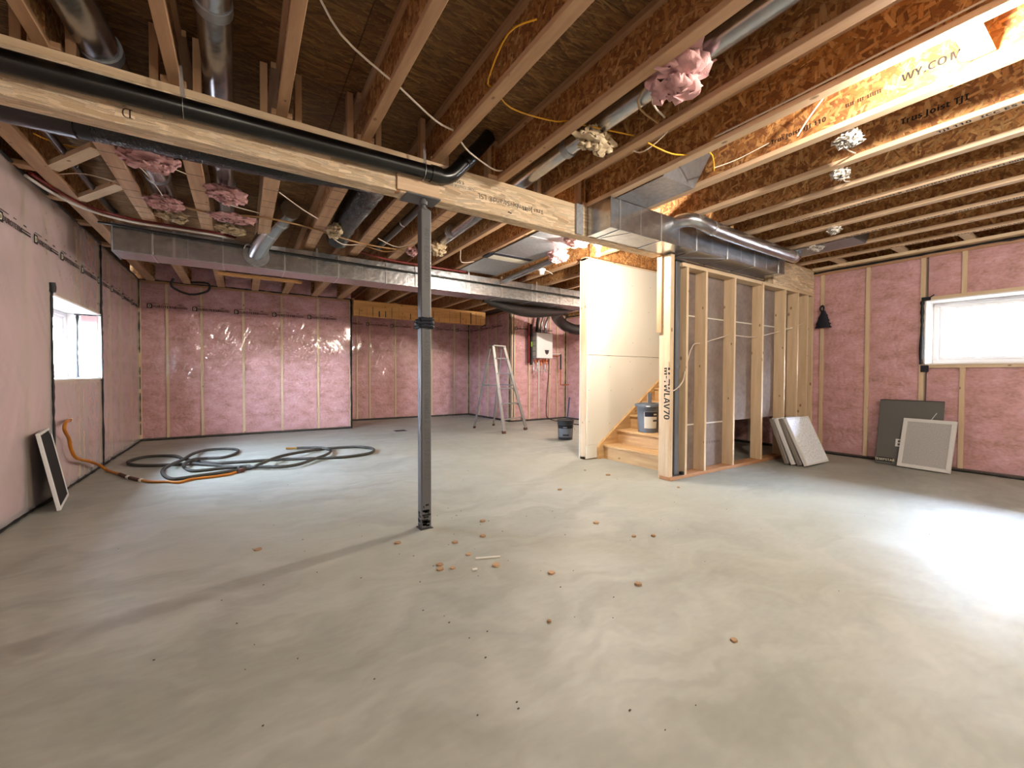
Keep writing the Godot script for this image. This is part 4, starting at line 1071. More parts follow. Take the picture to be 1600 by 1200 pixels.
	cable("white wires fanning from the left joists to a pink tuft", [Vector3(-0.86, 2.78, -4.0), Vector3(-0.65, 2.76, -4.4), Vector3(-0.58, 2.73, -4.85)], "cable_white", 0.004)
	cable("thin white wire between the first two far joists", [Vector3(-0.50, 2.74, -4.15), Vector3(-0.36, 2.74, -4.25)], "cable_white", 0.004)
	cable("yellow cable end near the left wall above the timber brace", [Vector3(-1.24, 2.86, -4.4), Vector3(-1.1, 2.84, -4.45), Vector3(-0.88, 2.83, -4.35)], "cable_yellow", 0.006)
	cable("thin white wire crossing the left bay under the dark pipe", [Vector3(-1.24, 2.77, -4.9), Vector3(-1.05, 2.76, -4.75), Vector3(-0.86, 2.77, -4.85)], "cable_white", 0.004)
	cable("thin white wire from the second far joist to a pink tuft", [Vector3(-0.24, 2.76, -4.6), Vector3(-0.10, 2.73, -4.75), Vector3(0.16, 2.75, -4.9)], "cable_white", 0.004)
	cable("white cable looped under the return duct right of the post", [Vector3(2.42, 2.80, -5.0), Vector3(2.55, 2.70, -5.25), Vector3(2.72, 2.72, -5.2)], "cable_white", 0.006)
	cable("coil of dark cable hung in the far left corner", [Vector3(-0.95, 2.75, -9.0), Vector3(-0.98, 2.62, -9.05), Vector3(-0.75, 2.52, -9.1), Vector3(-0.50, 2.60, -9.1), Vector3(-0.48, 2.72, -9.0), Vector3(-0.72, 2.70, -8.95)], "sealant", 0.018)
	# threaded through the stair studs
	cable("white cable threaded through the open studs of the stair wall", [Vector3(3.87, 1.13, -2.90), Vector3(3.86, 1.00, -2.885), Vector3(3.95, 0.985, -2.87), Vector3(4.05, 1.08, -2.84), Vector3(4.16, 1.22, -2.88), Vector3(4.36, 1.49, -2.93), Vector3(4.55, 1.53, -2.93), Vector3(5.0, 1.63, -2.93), Vector3(5.14, 1.655, -2.93), Vector3(5.7, 1.66, -2.93), Vector3(6.3, 1.76, -2.93), Vector3(6.75, 1.85, -2.93), Vector3(7.05, 1.93, -2.93)], "cable_white", 0.006)
	cable("white cable loop hanging on the lettered end stud", [Vector3(3.875, 1.30, -2.90), Vector3(3.86, 1.18, -2.89), Vector3(3.868, 1.08, -2.885), Vector3(3.872, 1.05, -2.91), Vector3(3.876, 1.15, -2.93)], "cable_white", 0.005)

# ------------------------------------------------------------------ torn insulation
func tuft(label: String, c: Vector3, size: Vector3, m: String, sd: int) -> void:
	var t := thing("insulation_tuft", label, "insulation", c - Vector3(0, size.y * 0.5, 0))
	var n := noise(sd, 1.0, 4); var n2 := noise(sd + 50, 2.6, 2)
	var fn := func(p: float, q: float) -> Vector3:
		var a := p * TAU; var b := (q - 0.5) * PI
		var d := Vector3(cos(b) * cos(a), sin(b), cos(b) * sin(a))
		# layers of torn fibre: long lobes, with creases between them
		var r := 0.88 + 0.55 * n.get_noise_3dv(Vector3(d.x * 0.8, d.y * 1.5, d.z * 0.8)) + 0.20 * n2.get_noise_3dv(d * 1.1)
		var v := d * maxf(r, 0.25) * size * 0.5
		v += Vector3(n2.get_noise_3dv(d * 2.0 + Vector3(9, 0, 0)), n2.get_noise_3dv(d * 2.0 + Vector3(0, 9, 0)) * 0.6, n2.get_noise_3dv(d * 2.0 + Vector3(0, 0, 9))) * 0.035
		return c + v
	obj("fluff", sheet(36, 20, fn), M[m], t)

func make_tufts() -> void:
	var L := [
		["large pink insulation tuft stuffed round the first round duct behind the beam", Vector3(-0.56, 2.715, -4.05), Vector3(0.36, 0.15, 0.22), "fluff_pink"],
		["pink insulation tuft round the first duct, nearer the trunk duct", Vector3(-0.58, 2.71, -4.98), Vector3(0.30, 0.13, 0.16), "fluff_pink"],
		["yellowish insulation tuft at the end of the first round duct", Vector3(-0.57, 2.70, -5.30), Vector3(0.28, 0.11, 0.14), "fluff_yellow"],
		["pink insulation tuft round the second duct close behind the beam", Vector3(-0.10, 2.715, -4.45), Vector3(0.30, 0.15, 0.2), "fluff_pink"],
		["flat pink insulation tuft round the second duct beyond the beam", Vector3(-0.07, 2.70, -5.05), Vector3(0.40, 0.09, 0.14), "fluff_pink"],
		["yellowish insulation tuft at the end of the second round duct", Vector3(-0.09, 2.70, -5.45), Vector3(0.28, 0.10, 0.16), "fluff_yellow"],
		["tan insulation scrap beside the black wrapped duct", Vector3(0.86, 2.715, -4.95), Vector3(0.16, 0.14, 0.26), "fluff_yellow"],
		["yellowish insulation tuft on the round duct behind the post", Vector3(2.10, 2.74, -5.0), Vector3(0.24, 0.16, 0.2), "fluff_yellow"],
		["big pink insulation tuft hanging over the round duct at the top edge", Vector3(1.99, 2.80, -1.45), Vector3(0.34, 0.27, 0.34), "fluff_pink"],
		["cream insulation tuft hanging under the round duct between joists", Vector3(2.05, 2.755, -2.14), Vector3(0.32, 0.14, 0.16), "fluff_yellow"],
		["white insulation tuft caught under the third right joist", Vector3(3.45, 2.735, -1.17), Vector3(0.20, 0.10, 0.15), "fluff_white"],
		["white insulation tuft caught under the fourth right joist", Vector3(3.97, 2.735, -1.40), Vector3(0.16, 0.08, 0.12), "fluff_white"],
		["torn pink insulation hanging beside the bulb in the stair opening", Vector3(3.30, 2.72, -3.72), Vector3(0.34, 0.18, 0.3), "fluff_pink"],
		["pink insulation tuft hanging near the lamp holder", Vector3(3.43, 2.69, -4.25), Vector3(0.26, 0.20, 0.24), "fluff_pink"],
		["white insulation tuft by the end of the branch duct", Vector3(6.0, 2.745, -2.35), Vector3(0.22, 0.10, 0.16), "fluff_white"],
		["white insulation tuft under the joist near the right boot", Vector3(5.40, 2.73, -1.95), Vector3(0.16, 0.09, 0.12), "fluff_white"],
		["small pink insulation scrap on the far joist behind the post", Vector3(1.83, 2.72, -5.2), Vector3(0.14, 0.12, 0.14), "fluff_pink"]]
	for i in L.size(): tuft(L[i][0], L[i][1], L[i][2], L[i][3], 300 + i * 3)

# ------------------------------------------------------------------ water heater
func make_heater() -> void:
	var x0 := 6.10; var x1 := 6.60; var y0 := 1.57; var y1 := 2.21; var z0 := -8.60; var z1 := -8.34
	var h := thing("water_heater", "white wall-hung tankless water heater with pipes beneath and flues above", "water heater", Vector3((x0 + x1) / 2, y0, (z0 + z1) / 2))
	obj("case", bb(x0, x1, y0, y1, z0, z1 - 0.02, 0.01), M.heater_side, h)
	obj("front_panel", bb(x0 + 0.004, x1 - 0.004, y0 + 0.004, y1 - 0.004, z1 - 0.02, z1, 0.012), M.heater_white, h)
	obj("top_trim", bb(x0, x1, y1 - 0.012, y1, z1 - 0.015, z1 + 0.004, 0.002), M.dark_grey, h)
	var b := mb(); var cx := (x0 + x1) / 2 + 0.06; var cy := y0 + 0.16
	for k in [[Vector2(-0.07, 0.05), Vector2(0.07, 0.05), Vector2(0.05, -0.03)], [Vector2(-0.07, 0.05), Vector2(0.05, -0.03), Vector2(0.0, -0.07)], [Vector2(-0.07, 0.05), Vector2(0.0, -0.07), Vector2(-0.05, -0.03)]]:
		tri(b, Vector3(cx + k[0].x, cy + k[0].y, z1 + 0.002), Vector3(cx + k[1].x, cy + k[1].y, z1 + 0.002), Vector3(cx + k[2].x, cy + k[2].y, z1 + 0.002), Vector3(0, 0, 1), Vector2.ZERO, Vector2.ZERO, Vector2.ZERO)
	obj("badge", b, M.dark_grey, h)
	for k in 4: obj("label", bb(x0 - 0.001, x0, y0 + 0.06 + k * 0.13, y0 + 0.16 + k * 0.13, z0 + 0.04, z1 - 0.06), M.paper, h)
	for k in 3: obj("flue", tube(mb(), [Vector3(x0 + 0.10 + k * 0.13, y1, -8.46), Vector3(x0 + 0.10 + k * 0.13, 2.42, -8.46), Vector3(x0 + 0.14 + k * 0.16, 2.62, -8.46)], 0.038 - 0.006 * (k % 2), 14, 4), M.galvanised if k > 0 else M.abs, h)
	for k in 6:
		var cp := mb()
		var xx := x0 + 0.05 + k * 0.08
		tube(cp, [Vector3(xx, y0, -8.46), Vector3(xx, y0 - 0.07, -8.46), Vector3(xx + 0.01, y0 - 0.12 - 0.03 * (k % 3), -8.44)], 0.014, 8, 3)
		tube(cp, [Vector3(xx - 0.03, y0 - 0.06, -8.45), Vector3(xx + 0.03, y0 - 0.06, -8.45)], 0.018, 8, 1)
		obj("copper_fitting", cp, M.copper, h)
	for k in 4:
		var ps := mb()
		var xx := x0 - 0.02 + k * 0.12
		tube(ps, [Vector3(xx, y0 - 0.10, -8.45), Vector3(xx, y0 - 0.28, -8.45), Vector3(xx + 0.04, y0 - 0.34, -8.45), Vector3(xx + 0.08, y0 - 0.28, -8.45)], 0.011, 8, 4)
		obj("drain_loop", ps, M.seam, h)
	obj("drain_tube", tube(mb(), [Vector3(x0 + 0.12, y0 - 0.05, -8.42), Vector3(x0 + 0.12, 1.0, -8.42), Vector3(x0 + 0.12, 0.36, -8.42)], 0.013, 8, 2), M.pex_white, h)
	obj("manifold", bb(x0 - 0.06, x0 - 0.015, y0 - 0.16, 2.42, -8.56, -8.50, 0.006), M.sealant, h)
	obj("manifold", bb(x0 - 0.12, x0 - 0.07, 1.45, 2.45, -8.57, -8.53, 0.006), M.pex_red, h)
	var tags := mb()
	addb(tags, x0 - 0.062, x0 - 0.06, 1.83, 2.0, -8.55, -8.505)
	obj("tag", bb(x0 - 0.06, x0 - 0.03, 1.86, 1.98, -8.50, -8.495, 0.002), mat("tag_green", Color(0.55, 0.72, 0.16), 0.6), h)
	cable("dark gas line hanging from the water heater down to the floor", [Vector3(6.53, 1.56, -8.40), Vector3(6.53, 1.2, -8.42), Vector3(6.50, 0.7, -8.44), Vector3(6.46, 0.2, -8.42), Vector3(6.48, 0.05, -8.3), Vector3(6.50, 0.012, -7.7), Vector3(6.52, 0.012, -7.2)], "cable_brown", 0.012)
	var w := thing("water_pipe", "pipe run with dark insulated riser right of the water heater", "pipe", Vector3(7.05, 0.85, -8.5))
	obj("pipe", tube(mb(), [Vector3(6.60, 1.70, -8.5), Vector3(6.98, 1.70, -8.5)], 0.013, 8, 1), M.pex_white, w)
	obj("pipe", tube(mb(), [Vector3(6.60, 1.64, -8.5), Vector3(6.9, 1.65, -8.5), Vector3(6.98, 1.69, -8.5)], 0.013, 8, 2), M.copper, w)
	obj("riser", tube(mb(), [Vector3(6.98, 1.70, -8.49), Vector3(6.98, 1.30, -8.49)], 0.024, 10, 1), M.dark_grey, w)
	obj("pipe", tube(mb(), [Vector3(6.98, 1.30, -8.49), Vector3(6.98, 0.95, -8.49), Vector3(7.02, 0.90, -8.49), Vector3(7.24, 0.90, -8.47)], 0.015, 8, 2), M.copper, w)

# ------------------------------------------------------------------ ladder
func make_ladder() -> void:
	var t := thing("step_ladder", "open aluminium step ladder standing before the pink alcove walls", "ladder", Vector3(4.6, 0, -7.45))
	var fl := Vector3(4.30, 0, -6.95); var fr := Vector3(4.99, 0, -7.20)
	var bl := Vector3(4.21, 0, -8.03); var brr := Vector3(4.79, 0, -8.20)
	var tl := Vector3(4.285, 1.74, -7.36); var tr := Vector3(4.61, 1.74, -7.46)
	var side := (tr - tl).normalized()
	for q in [[fl, tl], [fr, tr]]:
		obj("rail", bar(mb(), q[0] + Vector3(0, 0.05, 0), q[1], 0.03, 0.075, side, 0.003), M.aluminium, t)
		obj("foot", bar(mb(), q[0], q[0] + (q[1] - q[0]).normalized() * 0.06, 0.045, 0.085, side, 0.004), M.rubber_foot, t)
	for q in [[bl, tl], [brr, tr]]:
		var top: Vector3 = q[1] + Vector3(-0.01, -0.05, -0.10)
		obj("rear_rail", bar(mb(), q[0] + Vector3(0, 0.02, 0), top, 0.025, 0.04, side, 0.002), M.aluminium, t)
		obj("foot", bar(mb(), q[0], q[0] + (top - q[0]).normalized() * 0.05, 0.035, 0.05, side, 0.003), M.rubber_foot, t)
	for k in 5:
		var f := 0.155 + k * 0.175
		var a := fl.lerp(tl, f); var b := fr.lerp(tr, f)
		obj("step", bar(mb(), a, b, 0.085, 0.018, Vector3.UP, 0.003), M.aluminium, t)
		var s := mb()
		bar(s, a + Vector3(0, -0.06, 0) , a + side * 0.07, 0.03, 0.012, Vector3(0, 0, 1)); bar(s, b + Vector3(0, -0.06, 0), b - side * 0.07, 0.03, 0.012, Vector3(0, 0, 1))
		obj("brace", s, M.aluminium, t)
	obj("top_cap", bar(mb(), tl + side * -0.02 + Vector3(0, 0.01, -0.04), tr + side * 0.02 + Vector3(0, 0.01, -0.04), 0.13, 0.03, Vector3.UP, 0.006), M.aluminium, t)
	for f in [0.09, 0.55]:
		var a := bl.lerp(tl + Vector3(-0.01, -0.05, -0.1), f); var b := brr.lerp(tr + Vector3(-0.01, -0.05, -0.1), f)
		obj("rear_bar", bar(mb(), a, b, 0.03, 0.02, Vector3.UP, 0.002), M.aluminium, t)
	for q in [[fl, tl, bl], [fr, tr, brr]]:
		var a: Vector3 = q[0].lerp(q[1], 0.54); var b: Vector3 = q[2].lerp(q[1] + Vector3(-0.01, -0.05, -0.1), 0.56)
		obj("spreader", bar(mb(), a, b, 0.006, 0.022), M.aluminium, t)
	obj("pail_shelf", bar(mb(), Vector3(4.27, 1.37, -7.62), Vector3(4.58, 1.37, -7.72), 0.10, 0.015, Vector3.UP, 0.002), M.aluminium, t)

# ------------------------------------------------------------------ hoses
func make_hoses() -> void:
	var t := thing("rubber_hose", "dark rubber hose lying in loose loops on the floor before the back wall", "hose", Vector3(0.4, 0, -7.4))
	var s := mb()
	tube(s, [Vector3(-0.003, 0.020, -5.871), Vector3(-0.198, 0.020, -5.825), Vector3(-0.425, 0.020, -5.754), Vector3(-0.602, 0.020, -5.709), Vector3(-0.686, 0.020, -5.827), Vector3(-0.763, 0.020, -6.105), Vector3(-0.788, 0.020, -6.372), Vector3(-0.718, 0.058, -6.449), Vector3(-0.634, 0.058, -6.756), Vector3(-0.572, 0.058, -7.157), Vector3(-0.463, 0.020, -7.667), Vector3(-0.257, 0.020, -7.665), Vector3(-0.108, 0.020, -7.547), Vector3(-0.054, 0.020, -7.348), Vector3(-0.102, 0.020, -7.067), Vector3(-0.232, 0.020, -6.863), Vector3(-0.418, 0.020, -6.911), Vector3(-0.516, 0.058, -6.670), Vector3(-0.579, 0.058, -6.507), Vector3(-0.595, 0.058, -6.289), Vector3(-0.565, 0.020, -6.259), Vector3(-0.488, 0.020, -6.092), Vector3(-0.368, 0.020, -6.068), Vector3(-0.207, 0.020, -6.088), Vector3(0.048, 0.035, -5.985), Vector3(0.068, 0.035, -5.911), Vector3(0.238, 0.035, -5.816), Vector3(0.408, 0.035, -5.710), Vector3(0.597, 0.035, -5.779), Vector3(0.778, 0.035, -6.004), Vector3(0.956, 0.035, -6.235), Vector3(1.065, 0.035, -6.467), Vector3(1.064, 0.035, -6.711), Vector3(0.979, 0.035, -6.917), Vector3(0.774, 0.035, -7.036), Vector3(0.685, 0.035, -7.056)], 0.019, 10, 5)
	tube(s, [Vector3(-0.020, 0.020, -5.999), Vector3(-0.123, 0.020, -6.118), Vector3(-0.318, 0.020, -6.352), Vector3(-0.525, 0.022, -6.558), Vector3(-0.653, 0.022, -6.597), Vector3(-0.774, 0.020, -6.654), Vector3(-0.950, 0.020, -6.718), Vector3(-1.128, 0.020, -6.858), Vector3(-1.211, 0.020, -7.027), Vector3(-1.228, 0.020, -7.221), Vector3(-1.139, 0.020, -7.447), Vector3(-0.965, 0.020, -7.458), Vector3(-0.779, 0.020, -7.328), Vector3(-0.668, 0.022, -7.021), Vector3(-0.535, 0.022, -6.796), Vector3(-0.450, 0.020, -6.711), Vector3(-0.325, 0.020, -6.492), Vector3(-0.084, 0.020, -6.414), Vector3(0.074, 0.020, -6.371), Vector3(0.355, 0.020, -6.323), Vector3(0.642, 0.020, -6.210), Vector3(0.935, 0.020, -6.095), Vector3(1.192, 0.020, -6.038), Vector3(1.517, 0.020, -6.128), Vector3(1.650, 0.020, -6.364), Vector3(1.638, 0.020, -6.612), Vector3(1.468, 0.020, -6.806), Vector3(1.174, 0.020, -6.872), Vector3(0.956, 0.020, -6.836), Vector3(0.562, 0.060, -6.432), Vector3(0.350, 0.060, -6.221), Vector3(0.171, 0.060, -5.877), Vector3(0.068, 0.020, -5.910), Vector3(0.005, 0.020, -5.903)], 0.019, 10, 5)
	obj("hose", s, M.hose_black, t)
	obj("end_fitting", tube(mb(), [Vector3(0.762, 0.020, -7.137), Vector3(0.672, 0.020, -7.157), Vector3(0.556, 0.020, -7.203)], 0.016, 10, 1), M.brass, t)
	obj("coupling", tube(mb(), [Vector3(-0.047, 0.022, -5.750), Vector3(0.003, 0.022, -5.835)], 0.025, 10, 1), M.rubber_foot, t)
	var y := thing("yellow_hose", "yellow hose coming out of the left wall and joining the dark hose", "hose", Vector3(-1.3, 0, -6.6))
	obj("hose", tube(mb(), [Vector3(-1.455, 0.680, -5.944), Vector3(-1.410, 0.682, -5.627), Vector3(-1.400, 0.616, -5.558), Vector3(-1.410, 0.520, -5.706), Vector3(-1.410, 0.406, -5.763), Vector3(-1.400, 0.297, -5.884), Vector3(-1.395, 0.195, -6.276), Vector3(-1.385, 0.077, -6.649), Vector3(-1.335, 0.015, -6.669), Vector3(-1.164, 0.015, -6.336)], 0.015, 10, 5), M.hose_yellow, y)
	obj("hose", tube(mb(), [Vector3(-0.929, 0.015, -5.882), Vector3(-0.803, 0.015, -5.723), Vector3(-0.662, 0.015, -5.635), Vector3(-0.560, 0.015, -5.533), Vector3(-0.461, 0.015, -5.631), Vector3(-0.178, 0.015, -5.665), Vector3(-0.028, 0.015, -5.813)], 0.014, 10, 5), M.hose_yellow, y)
	obj("coupling", tube(mb(), [Vector3(-1.164, 0.015, -6.336), Vector3(-1.076, 0.015, -6.140), Vector3(-0.929, 0.015, -5.882)], 0.019, 10, 1), M.rubber_foot, y)
	obj("clamp", tube(mb(), [Vector3(-1.063, 0.016, -6.110), Vector3(-1.040, 0.016, -6.069)], 0.021, 10, 1), M.white_plastic, y)
	obj("clamp", tube(mb(), [Vector3(-0.919, 0.016, -5.864), Vector3(-0.900, 0.016, -5.840)], 0.021, 10, 1), M.white_plastic, y)
	obj("wall_fitting", tube(mb(), [Vector3(-1.485, 0.680, -5.944), Vector3(-1.443, 0.680, -5.944)], 0.018, 10, 1), M.white_plastic, y)

# ------------------------------------------------------------------ filters and panels
func filter(label: String, tr: Transform3D, w: float, h: float, d: float, face: String, frame: String, rim: float, group := "") -> Node3D:
	var t := thing_local("furnace_filter", label, "filter", tr, group)
	for q in [[-w / 2, w / 2, 0.0, rim], [-w / 2, w / 2, h - rim, h], [-w / 2, -w / 2 + rim, rim, h - rim], [w / 2 - rim, w / 2, rim, h - rim]]:
		sub("frame_strip", bb(q[0], q[1], q[2], q[3], -d / 2, d / 2, 0.002), M[frame], t)
	sub("media", bb(-w / 2 + rim, w / 2 - rim, rim, h - rim, -d / 2 + 0.003, d / 2 - 0.006), M[face], t)
	return t

func lean(foot: Vector3, along: Vector3, back: Vector3, tilt: float) -> Transform3D:
	# own x runs along the foot edge, y up the leaning face, z out of the face
	var x := along.normalized()
	var b := (back - x * back.dot(x)).normalized()
	var y := (Vector3.UP * cos(tilt) + b * sin(tilt)).normalized()
	return Transform3D(Basis(x, y, x.cross(y)), foot)

func make_filters() -> void:
	# black screen leaning on the left wall
	var t := filter("black filter in a thin pale frame leaning on the left wall", lean(Vector3(-1.335, 0.006, -5.235), Vector3(0.10, 0, 0.60) * -1.0, Vector3(-1, 0, 0), 0.17), 0.60, 0.66, 0.025, "filter_black", "filter_frame", 0.022)
	# stack leaning on the stair studs
	var names := ["foil faced filter with speckled surface, front of the stack on the stair studs", "second filter from the front of the stack on the stair studs", "third filter from the front of the stack on the stair studs", "rearmost filter of the stack on the stair studs"]
	for i in 4:
		var off := 0.066 * i
		var tr := lean(Vector3(6.215 - 0.02 * i, 0.016, -2.385 - off), Vector3(1, 0, 0.03), Vector3(0, 0, -1), 0.42 - 0.025 * i)
		filter(names[i], tr, 0.58, 0.63 - 0.01 * i, 0.042, "filter_foil" if i == 0 else "filter_media", "filter_frame" if i % 2 == 0 else "filter_card", 0.022, "")
	# grey panel and pale filter on the right wall
	var p := thing_local("metal_sheet", "flat grey metal panel leaning on the pink wall beneath the wide window", "panel", lean(Vector3(7.03, 0.006, -1.705), Vector3(0, 0, 1), Vector3(1, 0, 0), 0.185))
	sub("panel", bb(-0.33, 0.28, 0.0, 0.84, -0.012, 0.006, 0.003), M.panel_grey, p)
	sub("top_edge", bb(-0.33, 0.28, 0.84, 0.848, -0.02, 0.008, 0.002), M.dark_grey, p)
	sub("name_plate", bb(-0.315, -0.155, 0.03, 0.085, 0.006, 0.008), M.ink, p)
	var tx := text("lettering", "TEMPSTAR", 0.030, M.paper, p, Transform3D(Basis(), Vector3(-0.235, 0.058, 0.0085)))
	text("lettering", "E7", 0.10, M.filter_frame, p, Transform3D(Basis(), Vector3(-0.075, 0.29, 0.0065)))
	sub("scratch", bar(mb(), Vector3(0.17, 0.60, 0.007), Vector3(0.22, 0.70, 0.007), 0.006, 0.001, Vector3(0, 0, 1)), M.filter_frame, p)
	filter("pale framed filter leaning on the grey metal panel", lean(Vector3(6.945, 0.012, -1.555), Vector3(-0.055, 0, 0.46), Vector3(1, 0, 0), 0.26), 0.49, 0.62, 0.03, "filter_media", "filter_frame", 0.042)
	# dark rag of tape on the corner
	var r := thing("tape_wad", "crumpled dark tape wad stuck on the corner stud by the right wall", "tape", Vector3(7.24, 1.85, -2.78))
	var n := noise(5, 1.0, 3)
	var fn := func(a: float, b: float) -> Vector3:
		var an := a * TAU; var w := 0.085 * pow(1.0 - b, 0.7) + 0.012
		var rr := w * (1.0 + 0.45 * n.get_noise_3d(cos(an) * 2.0, b * 5.0, sin(an) * 2.0))
		return Vector3(7.235 + 0.25 * rr * cos(an) , 1.86 + b * 0.26, -2.73 + rr * sin(an))
	obj("wad", sheet(18, 14, fn), M.tape, r)
	obj("loop", tube(mb(), [Vector3(7.235, 2.10, -2.75), Vector3(7.235, 2.15, -2.77), Vector3(7.235, 2.19, -2.745), Vector3(7.235, 2.16, -2.725), Vector3(7.235, 2.10, -2.735)], 0.011, 6, 4), M.tape, r)

# ------------------------------------------------------------------ buckets
func bucket(label: String, at: Vector3, m: String, lid: bool) -> Node3D:
	var t := thing_local("bucket", label, "bucket", Transform3D(Basis(), at))
	sub("shell", lathe(mb(), [Vector2(0, 0), Vector2(0.122, 0), Vector2(0.126, 0.006), Vector2(0.142, 0.33), Vector2(0.142, 0.335), Vector2(0.138, 0.335), Vector2(0.122, 0.02), Vector2(0, 0.02)], 36), M[m], t)
	var rg := mb()
	for y in [0.275, 0.305]: lathe(rg, [Vector2(0.140, y), Vector2(0.150, y), Vector2(0.151, y + 0.008), Vector2(0.141, y + 0.008)], 36)
	lathe(rg, [Vector2(0.140, 0.335), Vector2(0.152, 0.335), Vector2(0.152, 0.347), Vector2(0.138, 0.347), Vector2(0.138, 0.335)], 36)
	sub("rim_ring", rg, M[m], t)
	return t

func wrap_label(t: Node, y0: float, y1: float, a0: float, a1: float, m: String, lift: float) -> void:
	var fn := func(p: float, q: float) -> Vector3:
		var a := lerpf(a0, a1, p); var y := lerpf(y0, y1, q); var r := 0.126 + 0.016 * y / 0.33 + lift
		return Vector3(cos(a) * r, y, sin(a) * r)
	sub("label", sheet(16, 2, fn), M[m], t)

func make_buckets() -> void:
	var b := bucket("dark grey paint bucket on the floor behind the boarded stair wall", Vector3(4.87, 0, -5.78), "bucket_dark", true)
	# facing the camera: towards (-4.87, 5.78)
	var fc := atan2(5.78, -4.87)
	wrap_label(b, 0.05, 0.235, fc - 1.1, fc + 1.1, "paper_grey", 0.001)
	wrap_label(b, 0.205, 0.262, fc - 1.2, fc + 1.2, "ink", 0.0018)
	wrap_label(b, 0.075, 0.105, fc - 0.5, fc + 0.35, "bucket_dark", 0.002)
	wrap_label(b, 0.215, 0.235, fc - 0.2, fc + 0.3, "paper_grey", 0.0026)
	sub("lid", lathe(mb(), [Vector2(0, 0.34), Vector2(0.135, 0.34), Vector2(0.148, 0.349), Vector2(0.156, 0.349), Vector2(0.156, 0.335), Vector2(0.151, 0.335)], 36), M.bucket_dark, b)
	sub("bail", tube(mb(), [Vector3(0.15, 0.29, 0.02), Vector3(0.16, 0.2, 0.05), Vector3(0.158, 0.16, 0.08)], 0.004, 6, 4), M.seam, b)
	var st := thing("paint_stick", "blue stick standing in the dark bucket on the floor", "stick", Vector3(5.0, 0.34, -5.86))
	obj("stick", bar(mb(), Vector3(4.985, 0.352, -5.865), Vector3(5.08, 0.74, -5.92), 0.028, 0.008, Vector3(1, 0, 0)), mat("stick_blue", Color(0.22, 0.27, 0.40), 0.6), st)
	# two nested buckets on the second tread
	var fc2 := atan2(3.72, -4.62)
	var c := bucket("grey bucket with a pale label on the second stair tread", Vector3(4.615, 0.385, -3.76), "bucket_grey", false)
	wrap_label(c, 0.06, 0.285, fc2 - 0.95, fc2 + 0.35, "paper", 0.001)
	wrap_label(c, 0.215, 0.275, fc2 - 1.0, fc2 + 0.30, "navy", 0.0018)
	wrap_label(c, 0.15, 0.175, fc2 - 0.95, fc2 - 0.5, "ink_grey", 0.0022)
	wrap_label(c, 0.235, 0.255, fc2 - 0.9, fc2 - 0.55, "paper", 0.0026)
	var d := thing_local("pail_cover", "grey lid lying tilted on top of the labelled bucket", "lid", Transform3D(Basis(Vector3(0, 0, 1), 0.06), Vector3(4.605, 0.738, -3.76)))
	sub("disc", lathe(mb(), [Vector2(0, 0.012), Vector2(0.13, 0.012), Vector2(0.14, 0.03), Vector2(0.166, 0.03), Vector2(0.168, 0.0), Vector2(0.155, 0.0), Vector2(0.15, 0.016), Vector2(0, 0.004)], 36), M.bucket_grey, d)
	var e := thing_local("outlet_box", "small open metal box standing on the grey bucket lid", "box", Transform3D(Basis(Vector3.UP, 0.75), Vector3(4.62, 0.772, -3.74)))
	for q in [[-0.05, 0.05, 0.0, 0.008], [-0.05, 0.05, 0.127, 0.135], [-0.05, -0.042, 0.008, 0.127], [0.042, 0.05, 0.008, 0.127]]:
		sub("side", bb(q[0], q[1], q[2], q[3], -0.025, 0.025, 0.001), M.post_grey, e)
	sub("back", bb(-0.042, 0.042, 0.008, 0.127, -0.025, -0.02), M.paper, e)
	var sc := thing_local("taping_knife", "white taping knife lying on the rim of the labelled bucket", "tool", Transform3D(Basis(Vector3.UP, 0.5), Vector3(4.52, 0.734, -3.66)))
	sub("blade", bb(-0.07, 0.05, 0.0, 0.012, -0.03, 0.02, 0.001), M.porcelain, sc)

# ------------------------------------------------------------------ litter on the slab
func chip(label: String, p: Vector3, r: float, m: String, sd: int, group: String) -> void:
	var t := thing("wood_plug", label, "wood plug", p, group)
	var n := noise(sd, 1.0, 2)
	var s := mb(); var seg := 12; var ring := []
	for k in seg:
		var a := TAU * k / seg
		var rr := r * (1.0 + 0.25 * n.get_noise_2d(cos(a) * 2.0, sin(a) * 2.0))
		ring.append(Vector3(cos(a) * rr, 0, sin(a) * rr * 0.9))
	var hh := 0.010 + 0.004 * n.get_noise_1d(9.0)
	var tl := n.get_noise_1d(3.0) * 0.25
	for k in seg:
		var a: Vector3 = ring[k]; var b: Vector3 = ring[(k + 1) % seg]
		var ta := a * 0.93 + Vector3(0, hh + tl * a.x, 0); var tb := b * 0.93 + Vector3(0, hh + tl * b.x, 0)
		var nn := ((a + b) * 0.5).normalized()
		quad(s, p + a + Vector3(0, 0.0005, 0), p + b + Vector3(0, 0.0005, 0), p + tb, p + ta, nn, Vector2.ZERO, Vector2.RIGHT, Vector2.ONE, Vector2.DOWN)
		tri(s, p + Vector3(0, hh + 0.003, 0), p + ta, p + tb, Vector3.UP, Vector2.ZERO, Vector2.RIGHT, Vector2.ONE)
	obj("plug", s, M[m], t)

